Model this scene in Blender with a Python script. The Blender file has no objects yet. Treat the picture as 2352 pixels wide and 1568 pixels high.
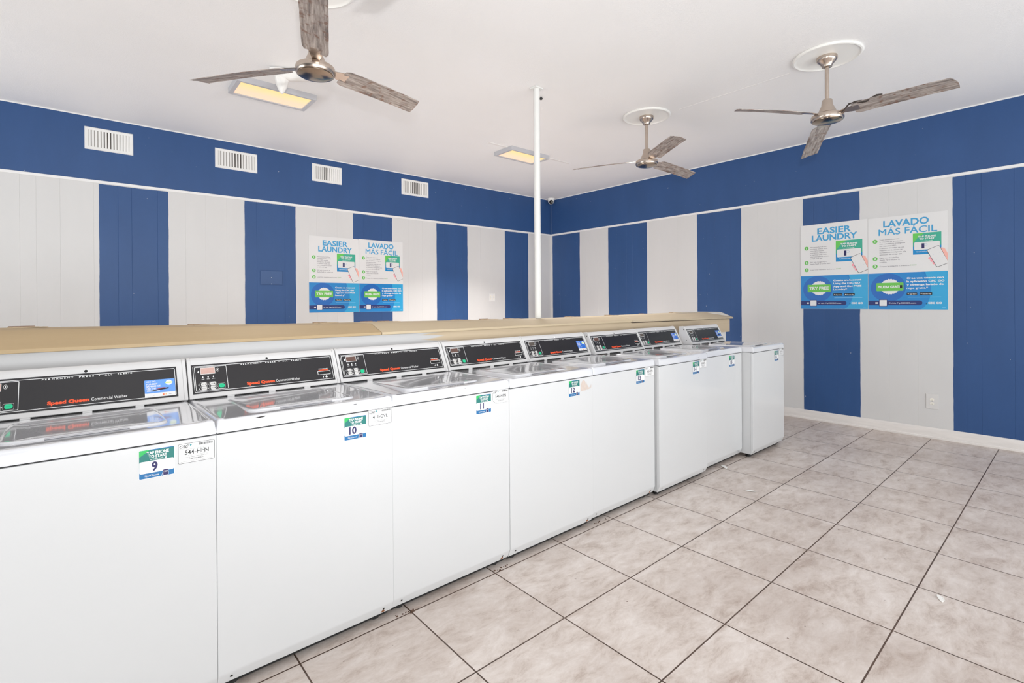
import bpy, math, random
from mathutils import Matrix, Vector
random.seed(7)
S = bpy.context.scene
COL = S.collection
PI = math.pi

# ------------------------------------------------------------------ camera
CAM_POS = Vector((-6.2302, -6.1433, 1.3405))
CR = Vector((0.755993, -0.654544, -0.006855))
CU = Vector((0.006286, -0.003212, 0.999975))
CF = Vector((0.654550, 0.756017, -0.001686))
cd = bpy.data.cameras.new('camera')
cd.sensor_width = 36.0
cd.lens = 1144.18 / 2352.0 * 36.0
cd.shift_y = -87.1 / 2352.0
cd.clip_start = 0.02
co = bpy.data.objects.new('camera', cd)
COL.objects.link(co)
m = Matrix.Identity(4)
for i in range(3):
    m[i][0] = CR[i]; m[i][1] = CU[i]; m[i][2] = -CF[i]; m[i][3] = CAM_POS[i]
co.matrix_world = m
S.camera = co

# ------------------------------------------------------------------ world, lights, exposure
S.view_settings.view_transform = 'Standard'
S.view_settings.look = 'None'
S.view_settings.gamma = 1.0
S.view_settings.use_curve_mapping = False
S.view_settings.exposure = -0.13
w = bpy.data.worlds.new('daylight'); S.world = w
w.use_nodes = True
bg = w.node_tree.nodes['Background']
bg.inputs[0].default_value = (0.97, 0.98, 1.0, 1)
bg.inputs[1].default_value = 0.12

def lamp(kind, name, loc, energy, color=(1, 1, 1), rot=None, **kw):
    l = bpy.data.lights.new(name, kind)
    l.energy = energy; l.color = color
    for k, v in kw.items(): setattr(l, k, v)
    o = bpy.data.objects.new(name, l); COL.objects.link(o)
    o.location = loc
    if rot: o.rotation_euler = rot
    return o
# the photographer's flash, a hand's breadth above the camera, and an added spot there lifting the far ceiling
lamp('POINT', 'camera_flash', (-6.235, -6.24, 1.61), 49, (0.97, 0.985, 1.0), shadow_soft_size=0.04)
sp = lamp('SPOT', 'flash_fill_spot', (-6.235, -6.24, 1.61), 185, (0.97, 0.985, 1.0), shadow_soft_size=0.04, spot_size=2.25, spot_blend=1.0)
sp.rotation_euler = (Vector((-1.3, -1.5, 4.0))-Vector((-6.235, -6.24, 1.61))).to_track_quat('-Z', 'Y').to_euler()
# added fill lamps, out of view: upward for ceiling, level from behind, from side
FILL_TINT = (0.945, 0.985, 1.0)
lamp('AREA', 'upward_fill', (-4.6, -9.9, 0.5), 235, FILL_TINT, (PI/2+0.75, 0, 0), shape='RECTANGLE', size=8.5, size_y=2.6)
lamp('AREA', 'front_fill', (-4.6, -9.9, 1.2), 185, FILL_TINT, (PI/2+0.1, 0, 0), shape='RECTANGLE', size=8.5, size_y=2.6)
lamp('AREA', 'side_fill', (-10.4, -1.8, 0.7), 160, FILL_TINT, (PI/2+0.3, 0, -PI/2), shape='RECTANGLE', size=3.4, size_y=2.6)
# the two ceiling fixtures of the room
lamp('AREA', 'fixture_light_near', (-4.995, -1.665, 3.066), 13, (1.0, 0.96, 0.90), (0, 0, 0), shape='RECTANGLE', size=0.54, size_y=0.26, spread=math.radians(105))
lamp('AREA', 'fixture_light_far', (-2.205, -1.70, 3.066), 84, (1.0, 0.97, 0.93), (0, 0, 0), shape='RECTANGLE', size=0.54, size_y=0.26, spread=math.radians(105))
S.cycles.max_bounces = 12
S.cycles.diffuse_bounces = 8

# ------------------------------------------------------------------ helpers
def lin(c):
    return tuple((x/255/12.92 if x/255 <= 0.04045 else ((x/255+0.055)/1.055)**2.4) for x in c) + (1,)

MATS = {}
def mat(name, rgb, rough=0.5, metal=0.0, var=0.04, scale=6.0, bump=0.0, bscale=60.0, coat=0.0, emit=0.0, stretch=None, spec=0.5):
    if name in MATS: return MATS[name]
    M = bpy.data.materials.new(name); M.use_nodes = True
    nt = M.node_tree; N = nt.nodes; L = nt.links
    b = N['Principled BSDF']
    b.inputs['Roughness'].default_value = rough
    b.inputs['Metallic'].default_value = metal
    b.inputs['Coat Weight'].default_value = coat
    b.inputs['Coat Roughness'].default_value = 0.06
    b.inputs['Specular IOR Level'].default_value = spec
    tc = N.new('ShaderNodeTexCoord')
    mp = N.new('ShaderNodeMapping')
    if stretch: mp.inputs['Scale'].default_value = stretch
    L.new(tc.outputs['Object'], mp.inputs['Vector'])
    no = N.new('ShaderNodeTexNoise'); no.inputs['Scale'].default_value = scale; no.inputs['Detail'].default_value = 5
    L.new(mp.outputs[0], no.inputs['Vector'])
    mx = N.new('ShaderNodeMix'); mx.data_type = 'RGBA'
    c = lin(rgb)
    mx.inputs[6].default_value = tuple(max(0, x*(1-var)) for x in c[:3]) + (1,)
    mx.inputs[7].default_value = tuple(min(1, x*(1+var)) for x in c[:3]) + (1,)
    L.new(no.outputs['Fac'], mx.inputs[0])
    L.new(mx.outputs[2], b.inputs['Base Color'])
    if emit:
        b.inputs['Emission Strength'].default_value = emit
        L.new(mx.outputs[2], b.inputs['Emission Color'])
    if bump:
        n2 = N.new('ShaderNodeTexNoise'); n2.inputs['Scale'].default_value = bscale; n2.inputs['Detail'].default_value = 4
        L.new(mp.outputs[0], n2.inputs['Vector'])
        bp = N.new('ShaderNodeBump'); bp.inputs['Strength'].default_value = bump; bp.inputs['Distance'].default_value = 0.01
        L.new(n2.outputs['Fac'], bp.inputs['Height']); L.new(bp.outputs[0], b.inputs['Normal'])
    MATS[name] = M
    return M

class MB:
    """collects polygons of several materials, then links them as ONE mesh object"""
    def __init__(s): s.v = []; s.f = []; s.m = []; s.mats = []
    def mi(s, mt):
        if mt not in s.mats: s.mats.append(mt)
        return s.mats.index(mt)
    def poly(s, pts, mt):
        n = len(s.v); s.v += [tuple(p) for p in pts]; s.f.append(tuple(range(n, n+len(pts)))); s.m.append(s.mi(mt)); return s
    def raw(s, vs, fs, mt):
        n = len(s.v); s.v += [tuple(p) for p in vs]
        k = s.mi(mt)
        for f in fs: s.f.append(tuple(n+i for i in f)); s.m.append(k)
        return s
    def box(s, x0, x1, y0, y1, z0, z1, mt):
        v = [(x, y, z) for x in (x0, x1) for y in (y0, y1) for z in (z0, z1)]
        return s.raw(v, [(0,1,3,2),(4,6,7,5),(0,4,5,1),(2,3,7,6),(0,2,6,4),(1,5,7,3)], mt)
    def rect(s, x0, y0, x1, y1, z, mt): return s.poly([(x0,y0,z),(x1,y0,z),(x1,y1,z),(x0,y1,z)], mt)
    def rr(s, x0, y0, x1, y1, r, z, mt, n=6):
        return s.poly([(x, y, z) for x, y in rrpts(x0, y0, x1, y1, r, n)], mt)
    def ring(s, x0, y0, x1, y1, r, t, z, mt, n=5):
        a = rrpts(x0, y0, x1, y1, r, n); b = rrpts(x0+t, y0+t, x1-t, y1-t, max(r-t, t*0.3), n)
        k = len(a)
        return s.raw([(x,y,z) for x,y in a]+[(x,y,z) for x,y in b], [(i,(i+1)%k,k+(i+1)%k,k+i) for i in range(k)], mt)
    def disc(s, cx, cy, r, z, mt, n=28, ry=None):
        ry = ry or r
        return s.poly([(cx+r*math.cos(2*PI*i/n), cy+ry*math.sin(2*PI*i/n), z) for i in range(n)], mt)
    def lathe(s, prof, mt, n=40, cx=0, cy=0):
        v = []; f = []; k = len(prof)
        for i in range(n):
            a = 2*PI*i/n
            for r, z in prof: v.append((cx+r*math.cos(a), cy+r*math.sin(a), z))
        for i in range(n):
            j = (i+1) % n
            for q in range(k-1): f.append((i*k+q, j*k+q, j*k+q+1, i*k+q+1))
        f.append(tuple(i*k for i in range(n))[::-1]); f.append(tuple(i*k+k-1 for i in range(n)))
        return s.raw(v, f, mt)
    def extr(s, prof, x0, x1, mt):
        """profile of (y,z) points extruded along x"""
        k = len(prof)
        v = [(x0, y, z) for y, z in prof] + [(x1, y, z) for y, z in prof]
        f = [(i, (i+1)%k, k+(i+1)%k, k+i) for i in range(k)] + [tuple(range(k))[::-1], tuple(range(k, 2*k))]
        return s.raw(v, f, mt)
    def tube(s, path, r, mt, n=8):
        v = []; f = []
        P = [Vector(p) for p in path]
        for i, p in enumerate(P):
            d = (P[min(i+1, len(P)-1)]-P[max(i-1, 0)]).normalized()
            u = d.orthogonal().normalized() if i == 0 else (u0 - d*u0.dot(d)).normalized()
            u0 = u; w_ = d.cross(u)
            rr_ = r[i] if isinstance(r, (list, tuple)) else r
            for q in range(n): v.append(p+rr_*(math.cos(2*PI*q/n)*u+math.sin(2*PI*q/n)*w_))
        for i in range(len(P)-1):
            for q in range(n): f.append((i*n+q, i*n+(q+1)%n, (i+1)*n+(q+1)%n, (i+1)*n+q))
        f.append(tuple(range(n))[::-1]); f.append(tuple(range((len(P)-1)*n, len(P)*n)))
        return s.raw(v, f, mt)
    def text(s, body, x, y, h, z, mt, width=None, bold=0.0, align='L', lim=None, slant=0.0, track=1.0):
        if bold and ('M' in body or '*' in body):
            # these letters self-overlap when offset: thicken them with closely shifted copies instead
            d = bold*h/CAP
            bx0 = glyphs(body, 0.0, slant, track)[2]
            wd = width or (bx0[1]-bx0[0])*h/CAP
            for i, (dx, dy) in enumerate(((-d, 0), (d, 0), (0, -d*0.7), (0, d*0.7))):
                s.text(body, x+dx, y+dy, h, z+0.00004*i, mt, wd, 0.0, align, None, slant, track)
            return s
        vs, fs, bx = glyphs(body, bold, slant, track)
        k = h/CAP; sx = k
        if width: sx = width/max(bx[1]-bx[0], 1e-6)
        w_ = (bx[1]-bx[0])*sx
        ox = x - bx[0]*sx - {'L': 0, 'C': w_/2, 'R': w_}[align]
        return s.raw([(ox+a*sx, y+b*k, z) for a, b in vs], fs, mt)
    def xf(s, M):
        s.v = [tuple(M @ Vector(p)) for p in s.v]; return s
    def build(s, name, parent=None, smooth=False, bevel=0.0, seg=2, mat4=None):
        me = bpy.data.meshes.new(name); me.from_pydata(s.v, [], s.f)
        for mt in s.mats: me.materials.append(mt)
        me.polygons.foreach_set('material_index', s.m)
        if smooth or bevel: me.polygons.foreach_set('use_smooth', [True]*len(s.f))
        me.update()
        o = bpy.data.objects.new(name, me); COL.objects.link(o)
        if parent is not None: o.parent = parent
        if mat4 is not None: o.matrix_basis = mat4
        if bevel:
            bv = o.modifiers.new('bevel', 'BEVEL'); bv.width = bevel; bv.segments = seg; bv.limit_method = 'ANGLE'; bv.angle_limit = math.radians(35); bv.harden_normals = True
        elif smooth:
            es = o.modifiers.new('edges', 'EDGE_SPLIT'); es.split_angle = math.radians(35)
        return o

def rrpts(x0, y0, x1, y1, r, n=5):
    r = max(0.0, min(r, abs(x1-x0)/2, abs(y1-y0)/2)); P = []
    for cx, cy, a0 in ((x1-r, y0+r, -90), (x1-r, y1-r, 0), (x0+r, y1-r, 90), (x0+r, y0+r, 180)):
        for i in range(n+1):
            a = math.radians(a0+90*i/n); P.append((cx+r*math.cos(a), cy+r*math.sin(a)))
    return P

GC = {}
def glyphs(body, bold=0.0, slant=0.0, track=1.0):
    key = (body, bold, slant, track)
    if key in GC: return GC[key]
    cu = bpy.data.curves.new('t', 'FONT'); cu.body = body; cu.size = 1; cu.offset = bold; cu.shear = slant
    cu.resolution_u = 3; cu.space_character = track
    ob = bpy.data.objects.new('t', cu); COL.objects.link(ob)
    me = bpy.data.meshes.new_from_object(ob.evaluated_get(bpy.context.evaluated_depsgraph_get()))
    vs = [(v.co.x, v.co.y) for v in me.vertices]; fs = [tuple(p.vertices) for p in me.polygons]
    bx = (min(v[0] for v in vs), max(v[0] for v in vs), min(v[1] for v in vs), max(v[1] for v in vs))
    bpy.data.objects.remove(ob); bpy.data.curves.remove(cu); bpy.data.meshes.remove(me)
    GC[key] = (vs, fs, bx); return GC[key]
CAP = 1.0
CAP = glyphs('H')[2][3]

def tag(o, label, cat=None, group=None, kind=None):
    if label: o['label'] = label
    if cat: o['category'] = cat
    if group: o['group'] = group
    if kind: o['kind'] = kind
    return o
def empty(name, loc, rz=0):
    o = bpy.data.objects.new(name, None); COL.objects.link(o); o.location = loc; o.rotation_euler = (0, 0, rz)
    o.empty_display_size = 0.1
    return o
def struct(o): o['kind'] = 'structure'; return o
def frame(o, x, y, n=None):
    M = Matrix.Identity(4)
    x = Vector(x); y = Vector(y); z = x.cross(y)
    for i in range(3): M[i][0] = x[i]; M[i][1] = y[i]; M[i][2] = z[i]; M[i][3] = o[i]
    return M
def on_left_wall(x, z, d=0.0): return frame((x, -d, z), (1, 0, 0), (0, 0, 1))
def on_right_wall(y, z, d=0.0): return frame((-d, y, z), (0, -1, 0), (0, 0, 1))

# ------------------------------------------------------------------ materials of the room
H = 3.13; BAND = 2.528
BLUE = (49, 81, 130); BLUE2 = (44, 75, 130)
WALLW = (210, 209, 208)

def wall_material(name, axis, edges, wob=0.006):
    """white panelling with hand-painted blue stripes; edges in metres along the wall"""
    M = bpy.data.materials.new(name); M.use_nodes = True
    nt = M.node_tree; N = nt.nodes; L = nt.links; b = N['Principled BSDF']
    b.inputs['Roughness'].default_value = 0.42
    b.inputs['Specular IOR Level'].default_value = 0.35
    tc = N.new('ShaderNodeTexCoord'); sp = N.new('ShaderNodeSeparateXYZ'); L.new(tc.outputs['Object'], sp.inputs[0])
    no = N.new('ShaderNodeTexNoise'); no.inputs['Scale'].default_value = 5.0; no.inputs['Detail'].default_value = 6
    L.new(tc.outputs['Object'], no.inputs['Vector'])
    a = N.new('ShaderNodeMath'); a.operation = 'MULTIPLY_ADD'; a.inputs[1].default_value = wob*2; a.inputs[2].default_value = -wob
    L.new(no.outputs['Fac'], a.inputs[0])
    u = N.new('ShaderNodeMath'); u.operation = 'ADD'
    L.new(sp.outputs[axis], u.inputs[0]); L.new(a.outputs[0], u.inputs[1])
    LEN = 10.0
    nrm = N.new('ShaderNodeMath'); nrm.operation = 'DIVIDE'; nrm.inputs[1].default_value = -LEN
    L.new(u.outputs[0], nrm.inputs[0])
    cr = N.new('ShaderNodeValToRGB'); cr.color_ramp.interpolation = 'CONSTANT'
    el = cr.color_ramp.elements
    ed = sorted([(-e/LEN) for e in edges])
    while len(el) > 1: el.remove(el[-1])
    el[0].position = 0; el[0].color = (0, 0, 0, 1)
    on = False
    for e in ed:
        on = not on
        q = el.new(max(e, 0.0001)); q.color = (1, 1, 1, 1) if on else (0, 0, 0, 1)
    L.new(nrm.outputs[0], cr.inputs[0])
    # stripes stop below the rail, the band above it is all blue
    zt = N.new('ShaderNodeMath'); zt.operation = 'ADD'; L.new(sp.outputs[2], zt.inputs[0]); L.new(a.outputs[0], zt.inputs[1])
    lt = N.new('ShaderNodeMath'); lt.operation = 'LESS_THAN'; lt.inputs[1].default_value = 2.497; L.new(zt.outputs[0], lt.inputs[0])
    gt = N.new('ShaderNodeMath'); gt.operation = 'GREATER_THAN'; gt.inputs[1].default_value = 2.512; L.new(sp.outputs[2], gt.inputs[0])
    mu = N.new('ShaderNodeMath'); mu.operation = 'MULTIPLY'; L.new(cr.outputs[0], mu.inputs[0]); L.new(lt.outputs[0], mu.inputs[1])
    mxx = N.new('ShaderNodeMath'); mxx.operation = 'MAXIMUM'; L.new(mu.outputs[0], mxx.inputs[0]); L.new(gt.outputs[0], mxx.inputs[1])
    # scuffs and roller marks
    n2 = N.new('ShaderNodeTexNoise'); n2.inputs['Scale'].default_value = 1.6; n2.inputs['Detail'].default_value = 7; n2.inputs['Roughness'].default_value = 0.6
    mp = N.new('ShaderNodeMapping'); mp.inputs['Scale'].default_value = (2.2, 2.2, 0.7); L.new(tc.outputs['Object'], mp.inputs[0]); L.new(mp.outputs[0], n2.inputs['Vector'])
    def two(c, v):
        x = N.new('ShaderNodeMix'); x.data_type = 'RGBA'; c = lin(c)
        x.inputs[6].default_value = tuple(t*(1-v) for t in c[:3])+(1,); x.inputs[7].default_value = tuple(min(1, t*(1+v)) for t in c[:3])+(1,)
        L.new(n2.outputs['Fac'], x.inputs[0]); return x
    wc = two(WALLW, 0.05); bc = two(BLUE, 0.14)
    # tiny chips of white showing in the blue
    n3 = N.new('ShaderNodeTexNoise'); n3.inputs['Scale'].default_value = 38; n3.inputs['Detail'].default_value = 1; L.new(tc.outputs['Object'], n3.inputs['Vector'])
    ch = N.new('ShaderNodeMath'); ch.operation = 'GREATER_THAN'; ch.inputs[1].default_value = 0.80; L.new(n3.outputs['Fac'], ch.inputs[0])
    sb = N.new('ShaderNodeMath'); sb.operation = 'SUBTRACT'; sb.use_clamp = True; L.new(mxx.outputs[0], sb.inputs[0])
    hf = N.new('ShaderNodeMath'); hf.operation = 'MULTIPLY'; hf.inputs[1].default_value = 0.6; L.new(ch.outputs[0], hf.inputs[0]); L.new(hf.outputs[0], sb.inputs[1])
    mix = N.new('ShaderNodeMix'); mix.data_type = 'RGBA'
    L.new(sb.outputs[0], mix.inputs[0]); L.new(wc.outputs[2], mix.inputs[6]); L.new(bc.outputs[2], mix.inputs[7])
    L.new(mix.outputs[2], b.inputs['Base Color'])
    n4 = N.new('ShaderNodeTexNoise'); n4.inputs['Scale'].default_value = 90; L.new(tc.outputs['Object'], n4.inputs['Vector'])
    bp = N.new('ShaderNodeBump'); bp.inputs['Strength'].default_value = 0.08; bp.inputs['Distance'].default_value = 0.004
    L.new(n4.outputs['Fac'], bp.inputs['Height']); L.new(bp.outputs[0], b.inputs['Normal'])
    return M

L_EDGES = [-0.517, -1.045, -1.763, -2.307, -3.019, -3.577, -4.281, -4.833, -5.538, -6.088, -7.3, -7.85]
R_EDGES = [-0.017, -0.657, -1.226, -1.918, -2.733, -3.286, -3.990, -4.556, -5.278, -6.05, -6.9, -7.5]
wl = wall_material('painted_panelling_left', 0, L_EDGES)
wr = wall_material('painted_panelling_right', 1, R_EDGES)

def grooved_wall(name, mt, grooves, M, length):
    """wall surface with real narrow V grooves below the rail, thickness behind"""
    b = MB()
    xs = [0.0]
    prof = [(0.0, 0.0)]
    for g in sorted(grooves):
        prof += [(g-0.0014, 0.0), (g, -0.0013), (g+0.0014, 0.0)]
    prof.append((length, 0.0))
    for (xa, da), (xb, db) in zip(prof, prof[1:]):
        b.poly([(xa, 0, da), (xb, 0, db), (xb, BAND-0.01, db), (xa, BAND-0.01, da)], mt)
    b.poly([(0, BAND-0.01, 0), (length, BAND-0.01, 0), (length, H, 0), (0, H, 0)], mt)
    # body behind
    T = -0.12
    b.poly([(0, 0, T), (0, H, T), (length, H, T), (length, 0, T)], mt)
    b.poly([(0, H, 0), (length, H, 0), (length, H, T), (0, H, T)], mt)
    b.poly([(length, 0, 0), (length, 0, T), (length, H, T), (length, H, 0)], mt)
    b.poly([(0, 0, 0), (0, H, 0), (0, H, T), (0, 0, T)], mt)
    b.poly([(0, 0, 0), (0, 0, T), (length, 0, T), (length, 0, 0)], mt)
    b.xf(M)
    return struct(b.build(name))
gl = [-6.631, -6.526, -6.367, -6.132, -5.951, -5.845, -5.638, -5.40, -5.22, -5.02, -4.72, -4.42, -4.05, -3.80, -3.45, -3.20, -2.80, -2.58, -2.20, -2.02, -1.88, -1.55, -1.36, -0.93, -0.70, -0.31]
grooved_wall('wall_left', wl, [g+9.8 for g in gl], frame((-9.8, 0, 0), (1, 0, 0), (0, 0, 1)), 9.8)
gr = [-5.406, -5.510, -5.723, -5.05, -4.82, -4.36, -4.236, -4.132, -3.75, -3.52, -3.185, -2.979, -2.866, -2.45, -2.2, -1.703, -1.594, -1.416, -1.05, -0.8, -0.47, -0.22, -6.2, -6.5, -6.7, -7.2]
grooved_wall('wall_right', wr, [-g for g in gr], frame((0, 0, 0), (0, -1, 0), (0, 0, 1)), 9.3)

# ceiling: fine sprayed texture, faint seam lines
def ceiling_material():
    M = bpy.data.materials.new('sprayed_ceiling'); M.use_nodes = True
    nt = M.node_tree; N = nt.nodes; L = nt.links; b = N['Principled BSDF']
    b.inputs['Roughness'].default_value = 0.55; b.inputs['Specular IOR Level'].default_value = 0.4
    tc = N.new('ShaderNodeTexCoord')
    n1 = N.new('ShaderNodeTexNoise'); n1.inputs['Scale'].default_value = 1.1; n1.inputs['Detail'].default_value = 6; L.new(tc.outputs['Object'], n1.inputs['Vector'])
    mx = N.new('ShaderNodeMix'); mx.data_type = 'RGBA'
    mx.inputs[6].default_value = lin((234, 233, 232)); mx.inputs[7].default_value = lin((242, 241, 241))
    L.new(n1.outputs['Fac'], mx.inputs[0]); L.new(mx.outputs[2], b.inputs['Base Color'])
    n2 = N.new('ShaderNodeTexNoise'); n2.inputs['Scale'].default_value = 120; n2.inputs['Detail'].default_value = 5; n2.inputs['Roughness'].default_value = 0.7
    L.new(tc.outputs['Object'], n2.inputs['Vector'])
    bp = N.new('ShaderNodeBump'); bp.inputs['Strength'].default_value = 0.35; bp.inputs['Distance'].default_value = 0.006
    L.new(n2.outputs['Fac'], bp.inputs['Height']); L.new(bp.outputs[0], b.inputs['Normal'])
    return M
cm = ceiling_material()
struct(MB().box(-9.8, 0.12, -9.3, 0.12, H, H+0.15, cm).build('ceiling'))
seam = mat('seam_paint', (228, 226, 224), 0.6)
b = MB().box(-2.004, -1.997, -4.62, -3.66, H-0.0015, H, seam)
struct(b.build('trim_1'))
b = MB().box(-2.78, -1.45, -1.79, -1.755, H-0.004, H, seam)
struct(b.build('trim_2'))

# floor: 18 inch mottled stone tiles, dark grout
def floor_material():
    M = bpy.data.materials.new('stone_tile'); M.use_nodes = True
    nt = M.node_tree; N = nt.nodes; L = nt.links; b = N['Principled BSDF']
    tc = N.new('ShaderNodeTexCoord')
    mp = N.new('ShaderNodeMapping'); mp.inputs['Location'].default_value = (5.152+4.68, 4.685+4.68, 0)
    L.new(tc.outputs['Object'], mp.inputs[0])
    br = N.new('ShaderNodeTexBrick'); br.offset = 0; br.squash = 1
    br.inputs['Scale'].default_value = 1; br.inputs['Brick Width'].default_value = 0.468; br.inputs['Row Height'].default_value = 0.468
    br.inputs['Mortar Size'].default_value = 0.0032; br.inputs['Mortar Smooth'].default_value = 0.15; br.inputs['Bias'].default_value = 0
    br.inputs['Color1'].default_value = (0, 0, 0, 1); br.inputs['Color2'].default_value = (1, 1, 1, 1); br.inputs['Mortar'].default_value = (0.5, 0.5, 0.5, 1)
    L.new(mp.outputs[0], br.inputs['Vector'])
    # per tile offset of the pattern
    wn = N.new('ShaderNodeVectorMath'); wn.operation = 'MULTIPLY_ADD'
    L.new(br.outputs['Color'], wn.inputs[0]); wn.inputs[1].default_value = (9, 5, 3); L.new(mp.outputs[0], wn.inputs[2])
    m2 = N.new('ShaderNodeMapping'); m2.inputs['Rotation'].default_value = (0, 0, 0.6); m2.inputs['Scale'].default_value = (1.2, 2.4, 1)
    L.new(wn.outputs[0], m2.inputs[0])
    n1 = N.new('ShaderNodeTexNoise'); n1.inputs['Scale'].default_value = 5.5; n1.inputs['Detail'].default_value = 12; n1.inputs['Roughness'].default_value = 0.76; n1.inputs['Distortion'].default_value = 0.35
    L.new(m2.outputs[0], n1.inputs['Vector'])
    cr = N.new('ShaderNodeValToRGB'); e = cr.color_ramp.elements
    e[0].position = 0.30; e[0].color = lin((172, 154, 143)); e[1].position = 0.70; e[1].color = lin((231, 223, 218))
    q = e.new(0.47); q.color = lin((208, 196, 188))
    L.new(n1.outputs['Fac'], cr.inputs[0])
    # dirt patches over everything
    n2 = N.new('ShaderNodeTexNoise'); n2.inputs['Scale'].default_value = 1.7; n2.inputs['Detail'].default_value = 8; L.new(tc.outputs['Object'], n2.inputs['Vector'])
    r2 = N.new('ShaderNodeMapRange'); r2.inputs[1].default_value = 0.42; r2.inputs[2].default_value = 0.75; r2.inputs[3].default_value = 0; r2.inputs[4].default_value = 0.4
    L.new(n2.outputs['Fac'], r2.inputs[0])
    dm = N.new('ShaderNodeMix'); dm.data_type = 'RGBA'; dm.inputs[7].default_value = lin((156, 136, 124)); L.new(r2.outputs[0], dm.inputs[0]); L.new(cr.outputs[0], dm.inputs[6])
    # small specks
    n3 = N.new('ShaderNodeTexNoise'); n3.inputs['Scale'].default_value = 30; n3.inputs['Detail'].default_value = 2; L.new(tc.outputs['Object'], n3.inputs['Vector'])
    r3 = N.new('ShaderNodeMapRange'); r3.inputs[1].default_value = 0.74; r3.inputs[2].default_value = 0.80; L.new(n3.outputs['Fac'], r3.inputs[0])
    sm = N.new('ShaderNodeMix'); sm.data_type = 'RGBA'; sm.inputs[7].default_value = lin((110, 84, 68)); L.new(r3.outputs[0], sm.inputs[0]); L.new(dm.outputs[2], sm.inputs[6])
    # grout
    n4 = N.new('ShaderNodeTexNoise'); n4.inputs['Scale'].default_value = 2.2; L.new(tc.outputs['Object'], n4.inputs['Vector'])
    gm = N.new('ShaderNodeMix'); gm.data_type = 'RGBA'; gm.inputs[6].default_value = lin((58, 45, 37)); gm.inputs[7].default_value = lin((108, 86, 73)); L.new(n4.outputs['Fac'], gm.inputs[0])
    fm = N.new('ShaderNodeMix'); fm.data_type = 'RGBA'; L.new(br.outputs['Fac'], fm.inputs[0]); L.new(sm.outputs[2], fm.inputs[6]); L.new(gm.outputs[2], fm.inputs[7])
    L.new(fm.outputs[2], b.inputs['Base Color'])
    rr = N.new('ShaderNodeMapRange'); rr.inputs[3].default_value = 0.34; rr.inputs[4].default_value = 0.55; L.new(n1.outputs['Fac'], rr.inputs[0]); L.new(rr.outputs[0], b.inputs['Roughness'])
    b.inputs['Specular IOR Level'].default_value = 0.35
    iv = N.new('ShaderNodeMath'); iv.operation = 'MULTIPLY_ADD'; iv.inputs[1].default_value = -1; iv.inputs[2].default_value = 1; L.new(br.outputs['Fac'], iv.inputs[0])
    ad = N.new('ShaderNodeMath'); ad.operation = 'MULTIPLY_ADD'; ad.inputs[1].default_value = 0.25; L.new(n1.outputs['Fac'], ad.inputs[0]); L.new(iv.outputs[0], ad.inputs[2])
    bp = N.new('ShaderNodeBump'); bp.inputs['Strength'].default_value = 0.5; bp.inputs['Distance'].default_value = 0.003
    L.new(ad.outputs[0], bp.inputs['Height']); L.new(bp.outputs[0], b.inputs['Normal'])
    return M
fl = floor_material()
struct(MB().box(-9.8, 0.12, -9.3, 0.12, -0.15, 0, fl).build('floor'))

trimw = mat('trim_white', (232, 231, 230), 0.4, var=0.03)
basew = mat('scuffed_white', (226, 221, 217), 0.45, var=0.13, scale=4, stretch=(1, 1.2, 9))
def moulding(name, M, length, prof, mt):
    b = MB()
    k = len(prof)
    v = [(0, y, z) for y, z in prof] + [(length, y, z) for y, z in prof]
    f = [(i, (i+1)%k, k+(i+1)%k, k+i) for i in range(k)] + [tuple(range(k))[::-1], tuple(range(k, 2*k))]
    b.raw(v, f, mt); b.xf(M)
    return struct(b.build(name, bevel=0.002))
base_prof = [(0, 0), (0, 0.022), (0.018, 0.022), (0.022, 0.016), (0.085, 0.014), (0.098, 0.010), (0.104, 0.004), (0.104, 0)]
moulding('baseboard_right', frame((0, 0, 0), (0, -1, 0), (0, 0, 1)), 9.3, base_prof, basew)
moulding('baseboard_left', frame((-9.8, 0, 0), (1, 0, 0), (0, 0, 1)), 9.776, base_prof, basew)
rail_prof = [(2.503, 0), (2.503, 0.006), (2.528, 0.006), (2.528, 0)]
moulding('trim_3', frame((0, 0, 0), (0, -1, 0), (0, 0, 1)), 9.3, rail_prof, trimw)
moulding('trim_4', frame((-9.8, 0, 0), (1, 0, 0), (0, 0, 1)), 9.79, rail_prof, trimw)
corn_prof = [(H-0.012, 0), (H-0.012, 0.005), (H, 0.005), (H, 0)]
moulding('trim_5', frame((0, 0, 0), (0, -1, 0), (0, 0, 1)), 9.3, corn_prof, trimw)
moulding('trim_6', frame((-9.8, 0, 0), (1, 0, 0), (0, 0, 1)), 9.79, corn_prof, trimw)

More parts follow.
